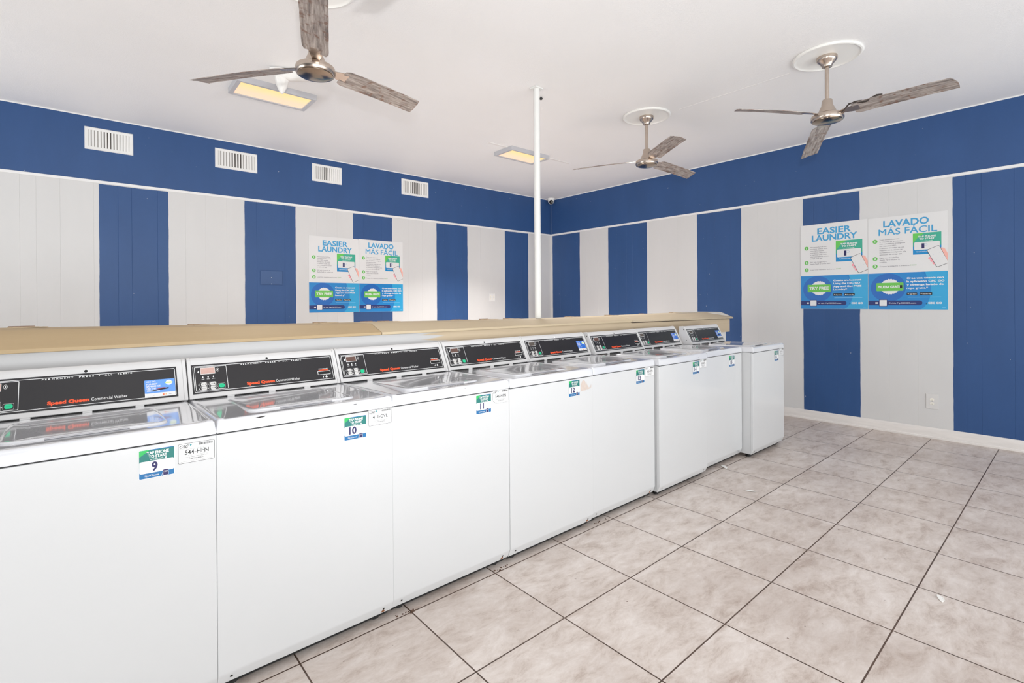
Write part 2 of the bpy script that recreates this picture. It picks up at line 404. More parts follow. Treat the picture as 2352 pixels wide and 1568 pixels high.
# ------------------------------------------------------------------ partition behind the washers
def fascia_material():
    M = bpy.data.materials.new('fascia_paint'); M.use_nodes = True
    nt = M.node_tree; N = nt.nodes; L = nt.links; b = N['Principled BSDF']; b.inputs['Roughness'].default_value = 0.5
    tc = N.new('ShaderNodeTexCoord'); sp = N.new('ShaderNodeSeparateXYZ'); L.new(tc.outputs['Object'], sp.inputs[0])
    mp = N.new('ShaderNodeMapping'); mp.inputs['Scale'].default_value = (0.6, 1, 22); L.new(tc.outputs['Object'], mp.inputs[0])
    no = N.new('ShaderNodeTexNoise'); no.inputs['Scale'].default_value = 2.5; no.inputs['Detail'].default_value = 5; L.new(mp.outputs[0], no.inputs['Vector'])
    a = N.new('ShaderNodeMath'); a.operation = 'MULTIPLY_ADD'; a.inputs[1].default_value = 0.55; a.inputs[2].default_value = -0.27; L.new(no.outputs['Fac'], a.inputs[0])
    u = N.new('ShaderNodeMath'); u.operation = 'ADD'; L.new(sp.outputs[0], u.inputs[0]); L.new(a.outputs[0], u.inputs[1])
    mr = N.new('ShaderNodeMapRange'); mr.inputs[1].default_value = -4.56; mr.inputs[2].default_value = -4.50; L.new(u.outputs[0], mr.inputs[0])
    n2 = N.new('ShaderNodeTexNoise'); n2.inputs['Scale'].default_value = 3; n2.inputs['Detail'].default_value = 6; L.new(mp.outputs[0], n2.inputs['Vector'])
    t = N.new('ShaderNodeMix'); t.data_type = 'RGBA'; t.inputs[6].default_value = lin((188, 168, 140)); t.inputs[7].default_value = lin((202, 184, 157)); L.new(n2.outputs['Fac'], t.inputs[0])
    x = N.new('ShaderNodeMix'); x.data_type = 'RGBA'; x.inputs[6].default_value = lin((192, 191, 191)); L.new(mr.outputs[0], x.inputs[0]); L.new(t.outputs[2], x.inputs[7])
    L.new(x.outputs[2], b.inputs['Base Color'])
    return M
tans = [mat('tan_lid_worn', (178, 155, 120), 0.55, var=0.12, scale=3, stretch=(0.5, 3, 3), bump=0.06, bscale=25, spec=0.35), mat('tan_lid_paint', (194, 177, 149), 0.6, var=0.09, scale=3, stretch=(0.5, 3, 3), bump=0.06, bscale=25, spec=0.3), mat('tan_lid_pale', (192, 176, 151), 0.6, var=0.10, scale=3, stretch=(0.5, 3, 3), bump=0.06, bscale=25, spec=0.3)]
tan_d = mat('tan_hinge_paint', (190, 168, 136), 0.45, var=0.2, scale=20)
whitep = mat('partition_white', (222, 220, 218), 0.5, var=0.05)
patch_w = mat('bare_patch', (224, 218, 208), 0.6, var=0.06)
part = tag(empty('plumbing_partition', (-4.0, -3.3, 0)), 'long low partition with tan hinged lids running behind the row of washing machines', 'partition')
PX = 4.0; PY = 3.3
def pw(b): return b.xf(Matrix.Translation((4.0, 3.3, 0)))
pw(MB().box(-9.0, -0.645, -3.43, -3.10, 0, 1.14, whitep)).build('partition_wall', part)
fb = MB(); fm_ = fascia_material()
fpts = [(-9.0, 0.993), (-0.60, 0.993), (-0.60, 1.139), (-2.47, 1.150), (-2.5, 1.159), (-9.0, 1.159)]
fb.poly([(x, -3.455, z) for x, z in fpts], fm_); fb.poly([(x, -3.43, z) for x, z in fpts][::-1], fm_)
for (xa, za), (xb, zb_) in zip(fpts, fpts[1:]+fpts[:1]): fb.poly([(xa, -3.455, za), (xa, -3.43, za), (xb, -3.43, zb_), (xb, -3.455, zb_)], fm_)
fo = fb.build('fascia_board', part); fo.matrix_parent_inverse = Matrix.Translation((4.0, 3.3, 0))
def ridge(x):      # the old lids sag a little along the run
    P_ = [(-9.0, 1.262), (-6.5, 1.248), (-5.45, 1.229), (-4.3, 1.216), (-3.3, 1.206), (-2.5, 1.209), (-0.9, 1.217), (0, 1.217)]
    for (a, za), (c, zc) in zip(P_, P_[1:]):
        if x <= c: return za+(zc-za)*(x-a)/(c-a)
def lip(x):        # underside of the front edge
    return 1.160 if x < -2.492 else 1.160-0.018*(x+2.492)/1.93
hx = {0: [-8.4, -7.2, -6.42, -5.76, -5.12], 1: [-4.82, -4.70, -4.12, -3.86, -3.62, -2.9], 2: [-2.34, -1.776, -1.2]}
for k, (xa, xb) in enumerate([(-9.0, -4.919), (-4.915, -2.494), (-2.490, -0.555)]):
    b = MB(); nseg = 10
    prof = lambda x: [(-3.476, lip(x)), (-3.476, lip(x)+0.015), (-3.345, ridge(x)-0.003), (-3.325, ridge(x)), (-3.07, ridge(x)), (-3.07, ridge(x)-0.018), (-3.33, ridge(x)-0.018), (-3.462, lip(x)-0.001)]
    xs = [xa+(xb-xa)*i/nseg for i in range(nseg+1)]
    vs = []; fs = []
    for x in xs:
        for y, z in prof(x):
            if k == 2 and x == xs[-1] and y > -3.30: xx = x-0.05
            elif k == 2 and x == xs[-1] and y > -3.35: xx = x-0.02
            else: xx = x
            vs.append((xx, y, z))
    K = 8
    for i in range(nseg):
        for q in range(K): fs.append((i*K+q, i*K+(q+1)%K, (i+1)*K+(q+1)%K, (i+1)*K+q))
    fs.append(tuple(range(K))[::-1]); fs.append(tuple(range(nseg*K, nseg*K+K)))
    b.raw(vs, fs, tans[k])
    lid = pw(b).build('lid', part, bevel=0.002)
    for x in hx[k]:
        hb = MB(); z = ridge(x)
        hb.box(x-0.05, x+0.05, -3.10, -3.072, z+0.0, z+0.003, tan_d)
        hb.box(x-0.03, x+0.08, -3.15, -3.11, z, z+0.003, tan_d)
        hb.tube([(x-0.05, -3.075, z+0.003), (x+0.035, -3.075, z+0.003)], 0.0032, mat('hinge_rust', (140, 112, 90), 0.6, var=0.5, scale=90))
        for q in (-0.01, 0.03, 0.065): hb.disc(x+q, -3.13, 0.005, z+0.0035, MATS['hinge_rust'], 10)
        pw(hb).build('hinge', lid)
    if k == 2:
        pb = MB()
        def sl(y): return 1.158+( ridge(-1)-0.003-1.158)*((y+3.476)/0.131)+0.0015 if y < -3.345 else ridge(-1)+0.0008
        cen = (-1.16, -3.33); slope_z = lambda y: lip(-0.7)+0.015+(1.2145-lip(-0.7)-0.015)*(y+3.476)/0.131+0.0015
        pts = []
        for i in range(20):
            a = 2*PI*i/20; x = cen[0]+0.22*math.cos(a)*(1+0.1*math.sin(3*a)); y = -3.26+0.045*math.sin(a); pts.append((x, y, ridge(-1)+0.0012))
        pb.poly(pts, patch_w)
        pts = [(-0.95+0.03*math.sin(i), y, ridge(-1)+0.0012) for i, y in enumerate([-3.325, -3.25, -3.16, -3.08])] + [(-0.62, -3.08, ridge(-1)+0.0012), (-0.61, -3.2, ridge(-1)+0.0012), (-0.585, -3.325, ridge(-1)+0.0012)]
        pb.poly(pts[::-1], patch_w)
        pb.poly([(-0.93, -3.35, slope_z(-3.35)), (-0.66, -3.44, slope_z(-3.44)), (-0.575, -3.455, slope_z(-3.455)), (-0.59, -3.35, slope_z(-3.35))], patch_w)
        pw(pb).build('bare_patch', lid)['label'] = 'pale patches where the tan paint has worn off'

# white pipe column
pole_m = mat('gloss_white_pole', (222, 222, 219), 0.5, var=0.02)
pole = tag(empty('pipe_column', (-3.345, -3.142, 1.2085)), 'thin white round pipe column rising from the tan partition lid to the ceiling', 'column')
MB().lathe([(0.026, 0.0), (0.026, H-1.2085-0.012)], pole_m, 32).build('pipe', pole, smooth=True)
MB().box(-0.045, 0.045, -0.035, 0.035, H-1.2085-0.012, H-1.2085, pole_m).build('top_plate', pole, bevel=0.002)
hk = MB().lathe([(0.012, -0.02), (0.016, -0.012), (0.006, 0.0)], mat('black_iron', (30, 28, 27), 0.5), 12)
o = hk.build('ceiling_hook', smooth=True); o.location = (-3.184, -3.03, H); tag(o, 'tiny black hook in the ceiling beside the white pipe column', 'hook')

# ------------------------------------------------------------------ washing machines
enamel = mat('white_enamel', (204, 205, 206), 0.22, var=0.012, scale=3, coat=0.3)
enamel_top = mat('white_enamel_top', (210, 211, 215), 0.14, var=0.015, scale=4, coat=1.0, bump=0.012, bscale=5)
console_w = mat('console_white', (206, 205, 205), 0.28, var=0.03, scale=10)
black = mat('panel_black', (27, 26, 30), 0.30, var=0.10, scale=8)
pwhite = mat('print_white', (236, 236, 236), 0.5)
pred = mat('print_red', (238, 84, 40), 0.5)
grn = mat('button_green', (20, 196, 140), 0.35)
btn = mat('button_white', (214, 212, 210), 0.4)
darkscrew = mat('dark_screw', (44, 40, 38), 0.4, 0.6)
disp_p = mat('display_pink', (196, 160, 150), 0.25, var=0.12, scale=30)
disp_d = mat('display_dark', (96, 70, 62), 0.25, var=0.25, scale=30)
disp_g = mat('display_grey', (84, 76, 70), 0.25, var=0.2, scale=30)
gapm = mat('shadow_gap_black', (22, 22, 22), 0.8)
rust = mat('rust', (132, 82, 48), 0.8, var=0.35, scale=60)
footm = mat('foot_rubber', (38, 36, 35), 0.7)
ink = mat('print_navy', (34, 28, 86), 0.5)
inkk = mat('print_black', (28, 28, 30), 0.5)
teal = mat('sticker_teal', (8, 110, 104), 0.35, var=0.08, scale=12)
tealb = mat('sticker_blue', (0, 100, 156), 0.35, var=0.06, scale=12)
sgreen = mat('sticker_green', (30, 172, 84), 0.35)
stw = mat('sticker_white', (226, 226, 226), 0.35)
logo_t = mat('logo_teal', (0, 130, 140), 0.4)

W2 = 0.3273
CB = (0.554, 0.9395); CT = (0.6326, 1.0891)      # console face bottom and top (y, z) from the machine's front
sl_len = math.hypot(CT[0]-CB[0], CT[1]-CB[1])
sy, sz = (CT[0]-CB[0])/sl_len, (CT[1]-CB[1])/sl_len

def number_sticker(par, num, x, z, faded):
    """s x s sticker; x,z of its lower left corner on the machine front"""
    w_, h_ = 0.094, 0.092
    M = frame((x, -0.0006, z), (1, 0, 0), (0, 0, 1))
    st = MB().rr(0, 0, w_, h_, 0.004, 0.0, stw).build('number_sticker', par, mat4=M)
    st['label'] = 'teal and blue tap to start sticker with number ' + num
    g = MB()
    g.rr(0.0015, 0.0015, w_-0.0015, h_-0.0015, 0.003, 0.0002, tealb)
    g.rect(0.0015, 0.036, w_-0.0015, h_-0.004, 0.0003, teal)
    g.poly([(0.0018, h_-0.0018, 0.0004), (0.0018, h_-0.022, 0.0004), (0.030, h_-0.0018, 0.0004)], sgreen)
    g.rr(0.002, 0.0175, w_-0.002, 0.055, 0.005, 0.0005, stw)
    g.build('sticker_print', st)
    t = MB()
    t.text('TAP PHONE', w_*0.53, 0.0755, 0.0085, 0.0006, stw, width=0.058, bold=0.035, align='C')
    t.text('TO START', w_*0.53, 0.0640, 0.0085, 0.0006, stw, width=0.048, bold=0.035, align='C')
    t.text('or scan code', w_*0.50, 0.0575, 0.0040, 0.0006, stw, width=0.034, bold=0.02, align='C')
    t.rect(w_*0.72, 0.0572, w_*0.78, 0.0612, 0.0006, stw)
    t.text(num, 0.036 if len(num) > 1 else 0.041, 0.0235, 0.0262, 0.0007, ink, bold=0.04, align='C', width={'9': 0.016, '11': 0.023}.get(num, 0.031))
    t.text('MyCSCGo.com', 0.016, 0.0068, 0.0052, 0.0006, stw, width=0.036, bold=0.015)
    # outline of a hand with a phone reaching up from the foot of the sticker
    t.rr(0.063, 0.002, 0.077, 0.021, 0.003, 0.0008, ink)
    t.ring(0.0625, 0.002, 0.0775, 0.0165, 0.003, 0.0008, 0.0009, stw)
    t.rect(0.0655, 0.0125, 0.0745, 0.0132, 0.0010, stw)
    t.poly([(0.058, 0.002, 0.0009), (0.0588, 0.002, 0.0009), (0.0632, 0.0140, 0.0009), (0.0624, 0.0140, 0.0009)], stw)
    t.build('lettering', st)
    return st

def service_sticker(par, code, x, z, cut=False):
    w_, h_ = 0.106, 0.067
    M = frame((x, -0.0006, z), (1, 0, 0), (0, 0, 1))
    b = MB()
    if cut: b.poly([(0.022, 0, 0), (w_-0.004, 0, 0), (w_, 0.006, 0), (w_, h_-0.006, 0), (w_-0.006, h_, 0), (0.01, h_, 0), (0, h_-0.008, 0), (0, 0.018, 0)], stw)
    else: b.rr(0, 0, w_, h_, 0.005, 0, stw)
    st = b.build('service_sticker', par, mat4=M)
    st['label'] = 'white service sticker with a bar code and ' + (code if code else 'faded print')
    t = MB()
    if not cut: t.ring(0.001, 0.001, w_-0.001, h_-0.001, 0.005, 0.0013, 0.0002, inkk)
    else:
        t.rect(0.012, h_-0.0018, w_-0.006, h_-0.0005, 0.0002, inkk); t.rect(0.0005, 0.02, 0.0017, h_-0.01, 0.0002, inkk)
        t.rect(0.024, 0.0006, w_-0.006, 0.0014, 0.0002, inkk); t.rect(w_-0.0016, 0.008, w_-0.0005, h_-0.008, 0.0002, inkk)
        t.poly([(0.022, 0.0006, 0.0002), (0.022, 0.0020, 0.0002), (0.0016, 0.019, 0.0002), (0.0005, 0.018, 0.0002)], inkk)
    t.text('CSC', 0.005, 0.0525, 0.0078, 0.0003, inkk, width=0.026, bold=0.03, slant=0.35)
    t.poly([(0.0335, 0.0590, 0.0003), (0.0365, 0.0545, 0.0003), (0.0395, 0.0600, 0.0003), (0.0365, 0.0625, 0.0003)], logo_t)
    t.text('ServiceWorks', 0.005, 0.0485, 0.0026, 0.0003, inkk, width=0.022)
    x0 = 0.060; rnd = random.Random(len(code)+ord(code[2]) if code else 3)
    while x0 < 0.099:
        d = rnd.choice((0.0006, 0.0010, 0.0014)); t.rect(x0, 0.0545, x0+d, 0.0620, 0.0003, inkk); x0 += d+rnd.choice((0.0005, 0.0009))
    t.text('Please use this number when reporting service', 0.024, 0.0450, 0.0020, 0.0003, inkk, width=0.060)
    if code: t.text(code, 0.0535, 0.0290, 0.0135, 0.0003, inkk, width=0.068, bold=0.012, align='C')
    t.text('For Service', 0.022, 0.0245, 0.0022, 0.0003, inkk, width=0.018)
    t.text('Para Servicio', 0.064, 0.0245, 0.0022, 0.0003, inkk, width=0.021)
    t.text('visit our website WWW.CSCSW.COM', 0.022, 0.0185, 0.0026, 0.0003, inkk, width=0.063, bold=0.01)
    t.text('1-877-264-6622', 0.034, 0.0120, 0.0036, 0.0003, inkk, width=0.038, bold=0.02)
    t.text('This machine is the property of the operator and is serviced by the operator', 0.024 if cut else 0.008, 0.0060, 0.0018, 0.0003, inkk, width=0.072 if cut else 0.090)
    t.build('lettering', st)
    return st

def app_sticker(par, M, style):
    sky = mat('app_blue', (98, 152, 226), 0.3, var=0.12, scale=30); sky2 = mat('app_deep_blue', (46, 112, 208), 0.3, var=0.2, scale=30)
    lem = mat('app_lemon', (206, 232, 140), 0.4); orange = mat('app_orange', (226, 106, 50), 0.4); dk = mat('app_dark', (20, 22, 34), 0.3); redd = mat('app_red', (176, 44, 34), 0.4)
    w_, h_ = (0.104, 0.074) if style == 0 else (0.088, 0.080)
    st = MB().rr(0, 0, w_, h_, 0.003, 0, stw).build('app_sticker', par, mat4=M)
    st['label'] = 'blue and white phone app sticker'
    g = MB()
    g.rr(0.0, h_*0.22, w_, h_, 0.003, 0.0002, sky if style == 0 else sky2)
    g.disc(w_*0.80, h_*0.78, h_*0.15, 0.0003, stw, 20)
    g.rect(w_*0.80-h_*0.17, h_*0.74, w_*0.80+h_*0.17, h_*0.82, 0.0004, lem)
    g.disc(w_*0.60, h_*0.10, h_*0.045, 0.0003, orange, 14); g.disc(w_*0.68, h_*0.10, h_*0.035, 0.0003, mat('app_amber', (240, 186, 120), 0.4), 14)
    g.rect(w_*0.25, h_*0.08, w_*0.31, h_*0.11, 0.0003, mat('app_grey', (150, 150, 160), 0.4)); g.rect(w_*0.78, h_*0.08, w_*0.86, h_*0.11, 0.0003, MATS['app_grey'])
    if style == 0:      # pocket knife shaped picture across the middle
        g.poly([(0.018, 0.026, 0.0006), (0.026, 0.0245, 0.0006), (0.080, 0.031, 0.0006), (0.082, 0.037, 0.0006), (0.040, 0.031, 0.0006)], dk)
        g.poly([(0.036, 0.032, 0.0007), (0.052, 0.0375, 0.0007), (0.068, 0.0375, 0.0007), (0.074, 0.0345, 0.0007), (0.050, 0.0330, 0.0007)], redd)
    else:
        pts = [(w_*0.5+w_*0.30*math.cos(a), h_*0.30+h_*0.22*math.sin(a), 0.0005) for a in [PI*i/12 for i in range(13)]]
        g.poly(pts, dk if style == 2 else sky2)
    g.build('sticker_print', st)
    t = MB()
    t.text('CSC GO', 0.007, h_*0.86, h_*0.07, 0.0005, stw, width=w_*0.30, bold=0.03)
    for i, s_ in enumerate(['FOR BEST', 'EXPERIENCE', 'USE THE', 'CSC GO APP']):
        t.text(s_, 0.007, h_*(0.71-0.13*i), h_*0.085, 0.0005, stw, width=w_*[0.36, 0.45, 0.30, 0.44][i], bold=0.035)
    t.build('lettering', st)

def washer(num, xc, yf, label, code, app=None, display='p', dot=True, cut=False, faded=False):
    root = tag(empty('washing_machine', (xc, yf, 0)), label, 'washing machine', 'top-loading washing machines in one row')
    # cabinet and front
    MB().box(-W2+0.002, W2-0.002, 0.022, 0.68, 0.032, 0.902, enamel).build('cabinet', root, bevel=0.006)
    fp = [(0.021, 0.901), (0.0, 0.898), (0.0, 0.080), (0.003, 0.070), (0.019, 0.034), (0.024, 0.033)]
    MB().extr(fp, -W2, W2, enamel).build('front_panel', root, bevel=0.0035, seg=3)
    for s_ in (-1, 1):
        f = MB().lathe([(0.020, 0.0), (0.020, 0.012), (0.008, 0.014), (0.008, 0.034)], footm, 16)
        f.xf(Matrix.Translation((s_*0.27, 0.07, 0))).build('foot', root, smooth=True)
        f = MB().lathe([(0.020, 0.0), (0.020, 0.012), (0.008, 0.014), (0.008, 0.034)], footm, 16)
        f.xf(Matrix.Translation((s_*0.27, 0.62, 0))).build('foot', root, smooth=True)
        sc = MB().disc(0, 0, 0.0048, 0, darkscrew, 10)
        sc.build('screw', root, mat4=frame((s_*0.285, 0.0082, 0.0560), (1, 0, 0), (0, -0.406, 0.914)))
    MB().box(-W2+0.01, W2-0.01, 0.040, 0.055, 0.014, 0.034, gapm).build('base_shade_strip', root)  # black strip under the front stands in for shade at the base
    # worktop with a raised rim and the lid let into it
    b = MB()
    xs = [-W2, -W2+0.004, -W2+0.010, -W2+0.022, -W2+0.030, W2-0.030, W2-0.022, W2-0.010, W2-0.004, W2]
    zx = [0.910, 0.944, 0.9500, 0.9500, 0.9465, 0.9465, 0.9500, 0.9500, 0.944, 0.910]
    ys = [-0.004, -0.003, 0.002, 0.010, 0.030, 0.050, 0.60, 0.680]
    zy = [0.910, 0.938, 0.9465, 0.9500, 0.9492, 0.9480, 0.9480, 0.9480]
    DZ = lambda y: 0.014*min(1, max(0, (y-0.03)/0.45))
    vs = [(x, y, min(zx[i], zy[j])-DZ(y) if j else 0.908) for i, x in enumerate(xs) for j, y in enumerate(ys)]
    nj = len(ys); fs = [(i*nj+j, (i+1)*nj+j, (i+1)*nj+j+1, i*nj+j+1) for i in range(len(xs)-1) for j in range(nj-1)]
    b.raw(vs, fs, enamel_top)
    b.box(-W2+0.001, W2-0.001, -0.003, 0.68, 0.9035, 0.912, enamel_top)
    wt = b.build('worktop', root, smooth=True)
    wt.modifiers.clear()
    es = wt.modifiers.new('edges', 'EDGE_SPLIT'); es.split_angle = math.radians(75)
    # dark seam between worktop and front
    MB().box(-W2+0.004, W2-0.004, 0.002, 0.02, 0.9005, 0.9040, gapm).build('seam', root)
    # lid: shallow dished panel with rounded corners
    lb = MB()
    def loop(inset, z):
        return [(x, y, z-DZ(y)) for x, y in rrpts(-0.205+inset, 0.085+inset, 0.205-inset, 0.475-inset, 0.035-inset*0.5, 6)]
    loops = [loop(0, 0.9460), loop(0.001, 0.9500), loop(0.005, 0.9520), loop(0.016, 0.9520), loop(0.034, 0.9500), loop(0.070, 0.9480), loop(0.115, 0.9470)]
    n = len(loops[0]); vs = [p for l in loops for p in l]; fs = []
    for a in range(len(loops)-1):
        for i in range(n): fs.append((a*n+i, a*n+(i+1)%n, (a+1)*n+(i+1)%n, (a+1)*n+i))
    fs.append(tuple(range((len(loops)-1)*n, len(loops)*n)))
    lb.raw(vs, fs, enamel_top)
    # finger lip along the front edge
    lb.extr([(0.077, 0.9455), (0.074, 0.9475), (0.079, 0.9488), (0.090, 0.9490), (0.088, 0.9450)], -0.10, 0.10, enamel_top)
    lo = lb.build('lid', root, smooth=True); lo.modifiers['edges'].split_angle = math.radians(60)
    # console
    cp = [(CB[0], CB[1]), (CT[0], CT[1]), (CT[0]+0.006, CT[1]+0.008), (CT[0]+0.020, CT[1]+0.016), (0.690, 1.100), (0.690, 0.937), (0.560, 0.937)]
    con = MB().extr(cp, -W2+0.003, W2-0.003, console_w).build('console', root, bevel=0.004, seg=3)
    for s_ in (-1, 1):
        en = MB()
        e = [(CB[0]-0.003, CB[1]), (CT[0]-0.003, CT[1]+0.001), (CT[0]+0.004, CT[1]+0.011), (CT[0]+0.020, CT[1]+0.018), (0.691, 1.102), (0.691, 0.936), (0.560, 0.936)]
        x0, x1 = (-W2+0.002, -W2+0.016) if s_ < 0 else (W2-0.016, W2-0.002)
        en.extr(e, x0, x1, console_w)
        en.build('end_cap', con, bevel=0.002)
    for y, z in ((0.64, 1.075), (0.61, 0.975)):
        sb = MB().poly([(-W2+0.0012, y+0.004*math.cos(a), z+0.004*math.sin(a)) for a in [-2*PI*i/10 for i in range(10)]], darkscrew)
        sb.build('screw', con)
    # black strip stands in for the shadow gap under the console; little white clips
    gb = MB().box(-W2+0.02, W2-0.02, CB[0]-0.002, CB[0]+0.01, 0.9345, 0.9388, gapm)
    gb.build('gap_shadow_strip', con)
    for x in (-0.17, 0.0, 0.16): MB().box(x-0.014, x+0.014, CB[0]-0.0035, CB[0]+0.005, 0.9340, 0.9400, console_w).build('clip', con)
    # top centre screw hole
    db = MB().disc(0, 0, 0.0075, 0, pwhite, 16); db.disc(0, 0, 0.0058 if dot else 0.0025, 0.0004, gapm if dot else btn, 16)
    db.build('screw_cover', con, mat4=frame((-0.003, CT[0]-0.0045, CT[1]-0.0045), (1, 0, 0), (0, sy, sz)))
    # control panel: local x to the right, local y up the slope
    ph = 0.112; pwid = 0.614
    base = 0.020
    px0 = -0.311 if num != '9' else -0.323
    M = frame((px0, CB[0]+sy*base+sz*-0.0012, CB[1]+sz*base+sy*0.0012), (1, 0, 0), (0, sy, sz))
    cpn = MB().rect(0, 0, pwid, ph, 0, black).build('control_panel', root, mat4=M @ Matrix.Diagonal((1, 1.20, 1, 1)))
    BX = Matrix.Diagonal((0.80, 1, 1, 1))
    # border lines
    g = MB()
    g.ring(0.006, 0.006, pwid-0.006, ph-0.006, 0.004, 0.0016, 0.0004, pwhite)
    g.ring(0.0115, 0.0105, 0.135, ph-0.0095, 0.003, 0.0016, 0.0005, pwhite)
    g.build('border_lines', cpn)
    dm = {'p': disp_p, 'd': disp_d, 'g': disp_g}[display]
    MB().rr(0.042, 0.073, 0.112, 0.099, 0.002, 0.0006, pwhite if display != 'p' else btn).rr(0.044, 0.075, 0.110, 0.097, 0.001, 0.0009, dm).build('display', cpn, mat4=BX)
    t = MB()
    t.ring(0.118, 0.080, 0.132, 0.094, 0.007, 0.0012, 0.0005, btn); t.disc(0.125, 0.087, 0.0022, 0.0006, pwhite, 10)
    t.poly([(0.028, 0.083, 0.0005), (0.033, 0.079, 0.0005), (0.036, 0.084, 0.0005), (0.034, 0.090, 0.0005)], pwhite)
    for x in (0.051, 0.076, 0.101):
        t.disc(x, 0.062, 0.0032, 0.0005, pwhite, 12)
    for x, s_ in ((0.051, 'WASH'), (0.076, 'RINSE'), (0.101, 'SPIN')): t.text(s_, x, 0.053, 0.0026, 0.0005, pwhite, bold=0.02, align='C', width=0.013)
    for x in (0.029, 0.073):
        for y in (0.0335, 0.0185): t.disc(x, y, 0.0022, 0.0005, pwhite, 8); t.ring(x+0.004, y-0.0085, x+0.040, y+0.0085, 0.005, 0.0006, 0.0005, btn)
    t.disc(0.115, 0.0225, 0.0022, 0.0005, pwhite, 8); t.ring(0.119, 0.0135, 0.155, 0.0335, 0.005, 0.0006, 0.0005, btn)
    t.build('indicator_marks', cpn, mat4=BX)
    for x, y, s_ in ((0.053, 0.0345, 'HOT'), (0.096, 0.0345, 'WARM'), (0.053, 0.0190, 'COLD'), (0.096, 0.0190, 'DELICATE')):
        q = MB().rr(x-0.0135, y-0.0068, x+0.0135, y+0.0068, 0.0068, 0.0016, btn)
        q.text(s_, x-0.003, y-0.0016, 0.0032, 0.0019, mat('print_grey', (96, 94, 94), 0.5), align='C', width=0.012 if len(s_) < 6 else 0.014)
        q.disc(x+0.0075, y, 0.0022, 0.0019, inkk, 8)
        q.build('cycle_button', cpn, mat4=BX)
    q = MB().rr(0.124, 0.0165, 0.151, 0.0315, 0.0075, 0.0018, grn); q.text('START', 0.1375, 0.0225, 0.0034, 0.0021, mat('green_dark', (0, 140, 100), 0.4), align='C', width=0.016)
    q.build('start_button', cpn, mat4=BX)['label'] = 'green start button'
    t = MB()
    xx = 0.195
    for wd, wid in (('PERMANENT', 0.088), ('PRESS', 0.044), ('ALL', 0.023), ('FABRIC', 0.046)):
        t.text(wd, xx, 0.0985, 0.0042, 0.0005, pwhite, width=wid, bold=0.035, track=1.7); xx += wid+0.017
        if wd == 'PRESS': t.disc(xx-0.001, 0.1005, 0.0015, 0.0005, pwhite, 8); xx += 0.016
    t.text('Commercial Washer', 0.335, 0.0165, 0.0100, 0.0005, pwhite, width=0.110)
    t.build('lettering', cpn)
    MB().text('Speed Queen', 0.210, 0.0165, 0.0102, 0.0006, pred, width=0.119, bold=0.055).build('logo', cpn)['label'] = 'orange red lettering'
    if app is None:
        t = MB()
        t.ring(0.532, 0.0270, 0.5955, 0.0430, 0.002, 0.0018, 0.0006, pwhite); t.rect(0.534, 0.029, 0.5935, 0.041, 0.0003, gapm)
        t.text('INSERT CARD HERE', 0.539, 0.0515, 0.0028, 0.0005, pwhite, width=0.046, bold=0.03)
        t.poly([(0.535, 0.0455, 0.0005), (0.588, 0.0455, 0.0005), (0.586, 0.0492, 0.0005), (0.560, 0.0500, 0.0005), (0.540, 0.0478, 0.0005)], pred)
        t.poly([(0.552, 0.0135, 0.0005), (0.556, 0.0135, 0.0005), (0.561, 0.0210, 0.0005), (0.557, 0.0210, 0.0005)], pwhite)
        t.poly([(0.566, 0.0165, 0.0005), (0.572, 0.0110, 0.0005), (0.578, 0.0165, 0.0005), (0.572, 0.0230, 0.0005)], pwhite)
        t.build('card_slot', cpn)
    else:
        st_ = 0 if app == 0 else app
        wx = 0.104 if st_ == 0 else 0.088
        ap = frame((M @ Vector((pwid-0.009-wx, 0.008 if st_ == 0 else 0.018, 0.0012))), (1, 0, 0), (0, sy, sz))
        app_sticker(root, ap, st_)
    number_sticker(root, num, 0.116 if num not in ('15',) else 0.10, 0.795 if num not in ('11', '12', '13', '14') else 0.800, faded)
    if code == 'torn':
        tb = mat('torn_paper', (196, 182, 173), 0.8, var=0.15, scale=60)
        r = MB(); z0 = 0.822
        r.poly([(0.0, 0.0, 0), (0.045, 0.0, 0), (0.046, 0.030, 0), (0.040, 0.052, 0), (0.026, 0.062, 0), (0.012, 0.058, 0), (0.001, 0.040, 0)], tb)
        r.poly([(0.050, 0.004, 0), (0.078, 0.006, 0), (0.080, 0.018, 0), (0.070, 0.014, 0), (0.056, 0.032, 0), (0.050, 0.046, 0)], tb)
        r.poly([(0.086, 0.008, 0), (0.092, 0.010, 0), (0.093, 0.030, 0), (0.088, 0.026, 0)], tb)
        r.build('torn_sticker', root, mat4=frame((0.220, -0.0007, z0), (1, 0, 0), (0, 0, 1)))['label'] = 'torn beige remains of a peeled sticker'
    elif code is not None:
        service_sticker(root, code, 0.218 if num != '14' else 0.214, 0.821 if num in ('9',) else 0.835 if num != '11' else 0.836, cut)
    # chips in the enamel at the foot
    return root

